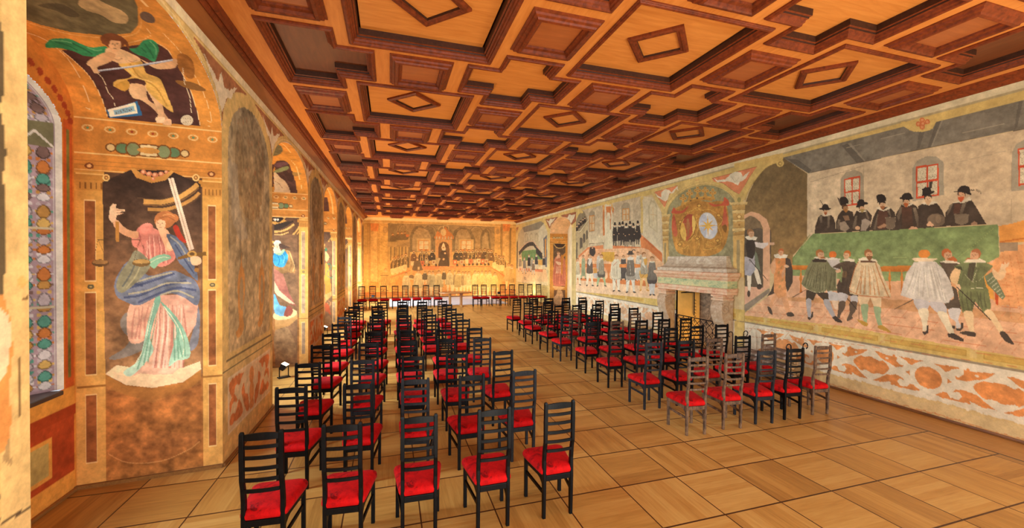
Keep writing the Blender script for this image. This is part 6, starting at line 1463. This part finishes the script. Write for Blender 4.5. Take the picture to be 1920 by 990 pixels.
def reveal_common(Rv):
    on(Rv); n = Rv.ln[-1]; ST((206, 184, 176), 0, n, 0, .50, mot=0.06); ST((228, 218, 196), 0, n, 0, .034); ST((160, 134, 140), 0, n, .033, .036)
    ST((172, 146, 150), 0, n, .036, .47, mot=0.08); ST((206, 196, 186), 0, n, .04, .044)
    r = random.Random(4); pal = ((214, 206, 200), (184, 134, 66), (84, 150, 128), (196, 116, 54), (120, 92, 84), (212, 172, 92), (190, 176, 176))
    s = .06
    while s < n-.1:
        h = r.uniform(.06, .12)
        for t, w in ((.085, .030), (.165, .03), (.25, .03), (.34, .03)):
            c = r.choice(pal)
            PS(darker(c, .62), [(s-h*.5, t-w*.5), (s-h*.2, t-w*1.05), (s+h*.2, t-w*.9), (s+h*.5, t-w*.25), (s+h*.5, t+w*.25), (s+h*.2, t+w*.9), (s-h*.2, t+w*1.05), (s-h*.5, t+w*.5)], sm=1)
            PS(c, [(s-h*.42, t-w*.4), (s-h*.18, t-w*.85), (s+h*.18, t-w*.7), (s+h*.44, t-w*.15), (s+h*.44, t+w*.15), (s+h*.18, t+w*.7), (s-h*.18, t+w*.85), (s-h*.42, t+w*.4)], sm=1)
            c2 = r.choice(pal)
            for q in (-1, 1): PS(c2, [(s+h*.55+.016*math.cos(v), t+q*w*.8+.011*math.sin(v)) for v in np.linspace(0, 6, 9)]); PS(r.choice(pal), [(s+.010*math.cos(v), t+q*w*1.25+.008*math.sin(v)) for v in np.linspace(0, 6, 8)])
        s += h*1.12
    for z0, c in ((.75, (206, 190, 150)), (1.45, (206, 190, 150))): ST(c, z0, z0+.012, .036, .47)
    PS((118, 112, 78), [(2.18, .036), (2.40, .036), (2.40, .30), (2.18, .30)]); PS((222, 212, 190), [(2.17, .036), (2.19, .036), (2.32, .12), (2.19, .20), (2.17, .20), (2.29, .12)])
def vault_common(V, k):
    on(V); ST((198, 132, 58), 0, math.pi, 0, ND, mot=0.08)
    for t0, t1 in ((.10, .115), (.985, .995)): ST((228, 186, 124), 0.05, math.pi-.05, t0, t1)
    for th0, th1 in ((.16, .86), (math.pi-.86, math.pi-.16)): ST((78, 50, 44), th0, th1, .20, .92, mot=0.1)
    PS((104, 94, 66), [(math.pi/2+.46*math.cos(v), .56+.38*math.sin(v)) for v in np.linspace(0, 6.1, 24)], mot=0.14)
    PS((206, 176, 124), [(math.pi/2+.2*math.cos(v)+.05, .55+.2*math.sin(v)) for v in np.linspace(0, 6.1, 16)], a=0.7, rag=0.06)
for k, J in enumerate(JAMB):
    jamb_common(J, k); wall_common(J.wall, k); reveal_common(J.reveal); vault_common(VAULT[k], k)
# ---- first niche: Justice with sword and scales on the jamb
on(JAMB[0]); K(150, 290, 2.2)
P((50, 38, 33), '93,112 210,62 385,72 498,122 500,330 96,330', c2=(92, 66, 48), mot=0.2); P((92, 66, 48), '96,325 500,325 500,560 98,560', c2=(126, 88, 58), mot=0.25); P((126, 88, 58), '98,555 500,555 500,920 105,920', c2=(146, 106, 70), mot=0.25)
for c, w, q in (((196, 144, 76), 20, '262,192 330,196 400,180 455,148 486,122'), ((120, 84, 48), 5, '262,206 330,210 405,194 462,162 490,136'), ((176, 126, 66), 14, '280,226 350,226 420,206 470,178 492,156'), ((88, 62, 42), 5, '285,238 352,238 424,217 475,188 494,166')): Ln(c, w, q, sm=1)
Ln((120, 90, 60), 3, '235,178 330,186 400,168', sm=1, a=0.6)
P((206, 150, 78), '208,58 232,95 296,117 352,106 388,70 376,64 338,86 298,92 262,85 226,56', c2=(176, 118, 56)); P((56, 42, 36), '232,62 262,84 298,91 338,85 372,66'); 
for x, y, r in ((262, 72, 12), (285, 80, 13), (310, 84, 13), (335, 80, 12), (356, 72, 9), (303, 100, 8)): El((196, 116, 80), x, y, r, r*.8); El((226, 170, 130), x-2, y-2, r*.5)
for x, s in ((108, 1), (478, -1)): El((226, 182, 112), x, 95, 15); El((150, 96, 48), x, 95, 9); El((214, 166, 96), x, 95, 4)
# pedestal drum
P((178, 120, 58), '104,905 180,950 300,970 420,945 498,885 500,925 430,985 300,1012 180,995 108,950', c2=(150, 96, 48), mot=0.12); P((226, 194, 152), '104,905 150,868 230,880 320,890 420,880 496,852 500,885 425,938 300,962 190,950', sm=0, mot=0.08)
# trains of the cloak
P((124, 118, 112), '196,650 165,690 178,730 205,760 180,800 120,838 150,845 230,820 280,780 250,690', sm=1, a=0.85, mot=0.2); P((112, 116, 128), '466,590 494,650 486,780 446,805 470,700 450,640', sm=1, a=0.9, mot=0.2)
# skirt
SKT = (208, 152, 128)
P(SKT, '215,605 325,580 440,575 488,612 478,700 440,760 425,870 380,905 310,908 250,902 215,915 270,850 300,760 205,765 196,720', mot=0.14, c2=(214, 166, 138)); P((214, 160, 132), '205,620 310,590 300,700 260,770 200,765', sm=1, mot=0.14)
folds((170, 104, 90), '320,590 430,590 430,880 290,880', 10, 8, 2, 0.6); folds((232, 196, 170), '320,590 430,590 430,880 290,880', 8, 7, 5, 0.7); folds((176, 112, 96), '220,620 310,600 290,760 205,760', 8, 5, 9, 0.6)
# green bands
P((120, 168, 142), '316,578 332,604 300,700 290,760 302,812 250,880 205,915 180,895 240,850 262,780 280,690', sm=1, c2=(176, 200, 176), mot=0.12); P((120, 168, 142), '330,604 372,640 418,700 448,770 452,835 400,850 365,872 385,790 398,720 365,660', sm=1, c2=(160, 192, 166), mot=0.12)
Ln((206, 208, 176), 4, '306,610 284,700 268,790 230,860', sm=1); Ln((206, 208, 176), 4, '345,625 400,700 430,780 420,840', sm=1); folds((84, 132, 108), '300,640 325,640 290,850 230,890', 6, 3, 1, 0.6); folds((90, 140, 114), '380,680 420,700 445,830 385,850', 6, 4, 3, 0.6)
# blue cloak across the hips
P((104, 108, 122), '150,582 142,530 165,480 200,440 250,470 290,500 380,478 440,500 475,520 496,570 482,622 430,590 370,572 310,590 240,622 185,605', sm=1, mot=0.22)
for q in ('160,560 220,545 300,520 390,490', '180,590 250,580 330,545 440,520', '240,610 320,575 400,550 480,560', '175,500 215,530 260,540'): Ln((58, 66, 96), 9, q, sm=1, a=0.7)
for q in ('165,530 230,525 300,505 380,486', '200,575 280,560 360,530 460,530', '330,580 400,562 470,590'): Ln((172, 160, 128), 7, q, sm=1, a=0.8)
# bodice, sleeve, sash
P((206, 126, 108), '225,330 262,285 300,300 345,330 385,390 392,430 340,462 262,440 240,400', sm=1, mot=0.16); folds((164, 84, 76), '270,310 350,330 370,450 260,440', 8, 6, 4, 0.6); folds((232, 178, 152), '260,310 350,330 370,450 260,440', 6, 5, 6, 0.6)
P((130, 124, 98), '228,395 270,420 290,460 240,520 175,570 150,545 165,490 200,440', sm=1, mot=0.2); Ln((84, 88, 88), 7, '235,430 210,490 175,545', sm=1, a=0.7); Ln((176, 162, 120), 6, '255,440 230,500 190,550', sm=1, a=0.7)
P((130, 172, 138), '282,440 320,415 360,412 376,428 330,446 305,470', sm=1); Ln((196, 206, 170), 3, '290,445 330,425 370,424', sm=1)
P((206, 122, 104), '228,318 255,290 285,282 302,306 262,372 225,382 212,350', sm=1, mot=0.14); Ln((158, 80, 72), 6, '240,320 250,350 235,378', sm=1, a=0.7)
P((222, 170, 128), '138,268 158,272 175,292 205,312 240,318 236,345 195,338 160,318 140,295', sm=1, c2=(200, 140, 98)); P((230, 188, 148), '118,262 124,215 136,202 150,204 148,222 184,226 186,234 160,236 180,242 152,250 146,272 132,282', sm=0)
Ln((170, 118, 82), 2, '150,228 182,231'); Ln((170, 118, 82), 2, '152,240 176,241')
# neck, head, mantle
P((222, 166, 124), '322,298 362,312 388,372 384,392 360,396 338,350', sm=1); El((232, 184, 142), 372, 372, 15, 18); 
P((96, 104, 122), '356,328 402,340 420,360 440,386 478,470 484,520 440,478 404,438 384,392', sm=1, mot=0.2); Ln((158, 150, 132), 6, '372,338 412,372 450,440', sm=1, a=0.8); Ln((56, 62, 88), 6, '392,370 430,430 470,490', sm=1, a=0.7)
P((166, 52, 36), '384,298 402,292 420,330 440,362 420,358 400,340', sm=1); El((176, 108, 62), 350, 268, 44, 36, -10); El((176, 108, 62), 385, 262, 22, 18); face(336, 282, 27, (226, 172, 130), (176, 108, 62), -.6); Ln((206, 150, 90), 3, '340,250 370,245 390,255', sm=1); Ln((140, 84, 48), 3, '330,262 360,256 392,272', sm=1)
# scales
Ln((84, 64, 44), 2.5, '70,352 250,350'); P((176, 120, 56), '146,276 160,276 162,360 148,360'); Ln((96, 72, 48), 1.5, '74,352 55,440'); Ln((96, 72, 48), 1.5, '76,352 112,440'); Ln((96, 72, 48), 1.5, '246,352 222,440'); Ln((96, 72, 48), 1.5, '248,352 286,436')
El((92, 66, 42), 84, 447, 36, 15); El((146, 106, 62), 84, 443, 32, 9); El((112, 84, 48), 253, 446, 38, 16); El((176, 136, 78), 253, 441, 34, 9)
# sword
P((226, 200, 172), '363,98 386,95 470,388 450,398', c2=(206, 176, 150)); Ln((166, 130, 106), 3, '374,98 459,392'); P((112, 80, 40), '402,424 440,410 520,400 522,416 450,424 404,434'); El((176, 132, 66), 462, 410, 20, 14); El((96, 70, 42), 462, 410, 11, 7); P((84, 56, 36), '468,430 484,428 488,470 474,472'); El((150, 104, 52), 481, 476, 10, 9)
P((226, 176, 134), '455,425 480,418 498,428 500,446 478,458 460,450', sm=1)
K(0, 495, 2.0)
P((150, 90, 46), '400,468 570,522 755,448 756,775 400,800', c2=(168, 112, 60), mot=0.3, a=0.8); P((176, 112, 62), '405,690 450,650 560,625 700,635 752,630 752,660 640,730 500,745 420,725', sm=1, mot=0.25, a=0.8); Ln((206, 150, 92), 4, '405,712 480,745 600,740 700,700 750,665', sm=1, a=0.7)
# ---- first vault: winged child with a tablet
on(VAULT[0]); K(50, 0, 2.911); VO = (198, 132, 58)
P(VO, '-60,-60 760,-60 1040,690 300,640 200,400 -60,150', mot=0.1)
P((98, 90, 64), '-60,-60 560,-60 605,40 606,140 565,182 430,196 250,180 80,140 -60,90', sm=0, mot=0.2); P((176, 150, 106), '330,-30 430,20 520,60 552,95 540,128 470,122 400,80 330,60 280,20', sm=1, mot=0.16); P((66, 60, 46), '60,30 180,20 260,60 290,90 240,95 160,60', sm=1, a=0.7)
Ln((214, 164, 96), 4, '-60,100 80,150 250,192 430,208 575,192 620,145 622,40', sm=1)
El((96, 78, 66), 657, 95, 46, 26, 30); 
P((74, 46, 42), '190,278 440,268 700,233 765,275 850,420 905,560 937,687 690,667 440,642 410,545 350,430 270,345', mot=0.14); Ln((226, 190, 140), 3, '702,234 768,276 852,420 908,560 938,687', sm=1)
Ln((226, 190, 140), 3, '190,278 270,345 350,430 410,545 440,642', sm=1); Ln((226, 190, 140), 3, '-20,175 110,225 230,330 310,470 345,590 322,588', sm=1); Ln((226, 186, 128), 3, '740,180 830,280 920,430 975,560 998,660 970,655', sm=1); Ln((226, 186, 128), 2.5, '650,155 680,190 640,215 540,240', sm=0)
P((150, 96, 44), '815,305 845,292 890,320 908,370 905,420 880,430 845,400 820,370', sm=1, mot=0.2); P((128, 88, 46), '805,440 900,450 970,490 930,495 850,475', sm=1)
P((48, 128, 82), '108,265 120,228 165,214 240,218 290,240 350,262 420,255 440,265 415,300 380,312 310,308 260,285 180,268', sm=1, mot=0.2); P((48, 128, 82), '556,268 600,262 625,228 655,216 690,222 716,262 706,310 688,338 640,312 600,300', sm=1, mot=0.2)
for q in ('160,235 220,250 280,280', '250,240 310,270 360,300', '640,240 670,280 690,320', '620,260 650,290'): Ln((34, 92, 62), 8, q, sm=1, a=0.7)
for q in ('140,225 200,228 250,240', '330,262 380,280 410,275', '670,225 700,262 702,300'): Ln((110, 176, 124), 6, q, sm=1, a=0.7)
FL = (218, 180, 134)
P(FL, '555,462 640,470 655,540 720,590 772,655 782,684 745,690 700,610 625,550 572,532', sm=1, c2=(176, 132, 96)); P(FL, '640,470 700,485 742,600 722,662 700,665 708,600', sm=1, c2=(196, 152, 112)); P((226, 190, 150), '700,640 745,640 742,668 705,668', sm=1); P((214, 170, 128), '745,655 778,650 780,684 748,690', sm=1)
P((210, 166, 86), '495,345 612,328 650,400 722,432 760,520 792,612 720,562 652,492 640,444 560,432 490,478 470,462 490,440 570,418', sm=1, mot=0.12); P((186, 140, 62), '480,470 540,440 560,470 530,500', sm=1); Ln((160, 116, 50), 8, '560,350 610,420 700,480 760,580', sm=1, a=0.6); Ln((230, 196, 120), 7, '530,360 590,420 680,450', sm=1, a=0.7)
P(FL, '432,268 500,268 560,290 612,318 612,336 560,345 500,348 440,315', sm=1); P(FL, '328,350 360,322 430,288 482,298 470,330 430,352 382,372 400,396 372,404 350,372', sm=1, c2=(196, 150, 108)); P(FL, '618,325 690,352 770,328 812,322 806,368 745,378 690,372', sm=1, c2=(190, 144, 102))
for x, y in ((500, 305), (575, 315)): Ln((176, 128, 92), 4, [(x-22, y+18), (x, y+26), (x+22, y+14)], sm=1)
El((112, 66, 40), 470, 225, 66, 40, 15); face(478, 240, 44, (218, 172, 126), (112, 66, 40), .2); P((112, 66, 40), '400,205 440,190 510,198 550,235 556,270 520,232 450,222 420,245', sm=1)
Ln((150, 160, 176), 9, '390,390 560,368 790,328'); Ln((206, 210, 214), 4, '390,388 560,365 790,325'); Ln((214, 196, 160), 3, '380,395 420,440 440,500 470,540 480,580', sm=1); Ln((214, 196, 160), 3, '845,370 855,460 880,520 890,620', sm=1)
P((44, 96, 140), '432,602 598,553 626,630 450,645'); P((228, 214, 186), '440,598 586,560 600,618 452,640'); P((126, 164, 178), '470,604 580,578 588,606 478,628')
def stroke_text(txt, x0, y0, w, h, slope, c, lw):
    G = {'I': ['0.5,0 0.5,1'], 'V': ['0,0 0.5,1 1,0'], 'S': ['1,0.1 0.4,0 0.1,0.25 0.9,0.7 0.6,1 0,0.9'], 'T': ['0,0 1,0', '0.5,0 0.5,1'], 'C': ['1,0.1 0.4,0 0.05,0.5 0.4,1 1,0.9'], 'A': ['0,1 0.5,0 1,1', '0.25,0.6 0.75,0.6']}
    x = x0
    for ch in txt:
        ww = w*(0.45 if ch == 'I' else 1.0)
        for q in G[ch]:
            p = pts_(q); Ln(c, lw, [(x+a_*ww, y0+slope*(x+a_*ww-x0)+b_*h) for a_, b_ in p])
        x += ww*1.35
stroke_text('IVSTICIA', 484, 608, 10.5, 15, -.235, (84, 70, 60), 2.4)
El((206, 190, 160), 866, 656, 33, 29); 
for k in range(4): Ln((160, 136, 106), 2, [(842+k*12, 636), (850+k*12, 656), (846+k*12, 676)], sm=1)
# ---- second niche: woman in blue and rose with a tan mantle
on(JAMB[1]); K(490, 440, 3.808)
P((112, 82, 58), '90,0 256,0 258,940 100,940', c2=(134, 98, 66), mot=0.16)
P((146, 112, 76), '98,680 180,665 220,720 250,830 200,880 104,890', sm=1, mot=0.2); P((196, 154, 98), '95,590 255,545 258,600 200,650 98,682', c2=(170, 120, 66)); P((226, 190, 134), '92,560 180,520 250,545 240,580 160,610 92,600', sm=1)
P((176, 112, 90), '90,225 150,262 165,310 200,420 250,510 215,500 130,440 92,400', c2=(150, 84, 70), mot=0.14, sm=0); P((222, 176, 138), '92,330 130,400 240,495 200,490 110,430 92,400', sm=0); P((84, 150, 186), '92,420 130,500 180,520 160,580 120,575 92,545', sm=1, c2=(120, 172, 196), mot=0.14); P((140, 72, 58), '160,575 190,505 225,540 205,580', sm=1)
P((176, 136, 84), '170,110 205,115 245,250 240,275 190,270 150,280 92,240 92,205 150,215 190,180', sm=0, mot=0.16, c2=(146, 106, 62)); Ln((108, 76, 46), 5, '190,120 215,200 200,260', sm=1, a=0.7); Ln((214, 180, 120), 5, '205,130 235,220 225,265', sm=1, a=0.7)
P((44, 136, 184), '90,130 130,128 160,110 190,150 180,200 150,232 90,212', sm=1, mot=0.2, c2=(70, 160, 196)); Ln((20, 92, 140), 6, '110,140 130,180 120,215', sm=1, a=0.7); Ln((140, 206, 216), 5, '140,130 165,160 155,205', sm=1, a=0.7); P((150, 180, 140), '96,132 135,148 168,112 160,104 130,124', sm=1)
P((230, 186, 158), '90,90 120,85 140,120 130,132 90,128', sm=1); El((226, 206, 184), 115, 62, 26, 22); face(112, 78, 22, (232, 186, 152), (214, 190, 160), .3); P((76, 56, 46), '130,62 165,74 205,92 150,98 128,84', sm=1)
K(490, 270, 4.713); on(JAMB[1])
P((44, 36, 32), '112,652 205,652 165,695 135,690 112,682'); P((196, 140, 66), '112,690 150,698 205,668 220,680 150,715 112,708')
for x in (125, 145, 120): El((226, 214, 190), x, 668, 8, 12)
P((52, 42, 36), '114,712 200,690 285,678 282,690 200,740 114,765'); Ln((206, 160, 90), 16, '112,775 180,770 240,745 290,708', sm=1); Ln((120, 82, 46), 5, '112,790 180,786 245,760 296,722', sm=1); Ln((214, 170, 100), 10, '112,802 180,800 240,780', sm=1)
on(VAULT[1]); P((198, 134, 58), '95,440 100,240 130,120 200,65 270,80 330,180 385,445', mot=0.1); P((74, 50, 46), '108,440 110,180 135,148 190,145 232,165 270,250 310,442', mot=0.14); P((120, 128, 86), '110,240 160,215 220,195 240,210 200,240 112,256', sm=1); P((96, 66, 74), '112,190 150,165 215,160 232,180 150,205', sm=1)
P((222, 196, 160), '108,262 135,265 165,300 205,330 240,395 235,438 110,440 112,400', sm=1, c2=(190, 156, 120)); Ln((140, 104, 76), 6, '115,330 150,350 180,390', sm=1, a=0.7); P((56, 38, 36), '185,245 215,235 245,260 280,250 270,330 240,330 210,290', sm=1, a=0.7); P((146, 112, 62), '270,250 345,255 330,275 285,285', sm=1); Ln((230, 190, 130), 4, '262,148 310,220 350,400', sm=1)
# ---- third niche: figure in yellow with a green snake
on(JAMB[2]); K(490, 440, 3.808)
P((112, 80, 56), '453,60 505,40 505,660 455,660', c2=(134, 96, 64), mot=0.14); P((214, 150, 62), '455,215 480,230 492,330 498,410 470,440 455,450', sm=1, c2=(196, 124, 50)); P((196, 150, 84), '452,430 500,405 500,440 455,480'); P((226, 170, 110), '455,110 470,130 485,160 470,190 455,180', sm=1); Ln((60, 120, 90), 5, '460,215 490,210 500,235 475,260 470,290 500,310 515,290', sm=1); P((60, 110, 80), '455,90 475,100 465,120 455,118'); P((176, 84, 50), '455,490 480,500 495,570 470,550 455,540', sm=1); Ln((206, 140, 84), 4, '470,500 480,478 495,485 490,505 475,508', sm=1)
P((150, 110, 72), '455,600 480,580 500,600 498,640 456,645', sm=1)
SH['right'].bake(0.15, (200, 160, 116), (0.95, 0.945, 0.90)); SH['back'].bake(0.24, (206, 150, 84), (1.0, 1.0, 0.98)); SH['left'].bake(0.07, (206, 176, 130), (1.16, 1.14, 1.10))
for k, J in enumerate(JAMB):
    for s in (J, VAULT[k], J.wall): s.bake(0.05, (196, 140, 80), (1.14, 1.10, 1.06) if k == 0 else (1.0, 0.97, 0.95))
for s in [J.reveal for J in JAMB]+[RJ, RV2]: s.bake()
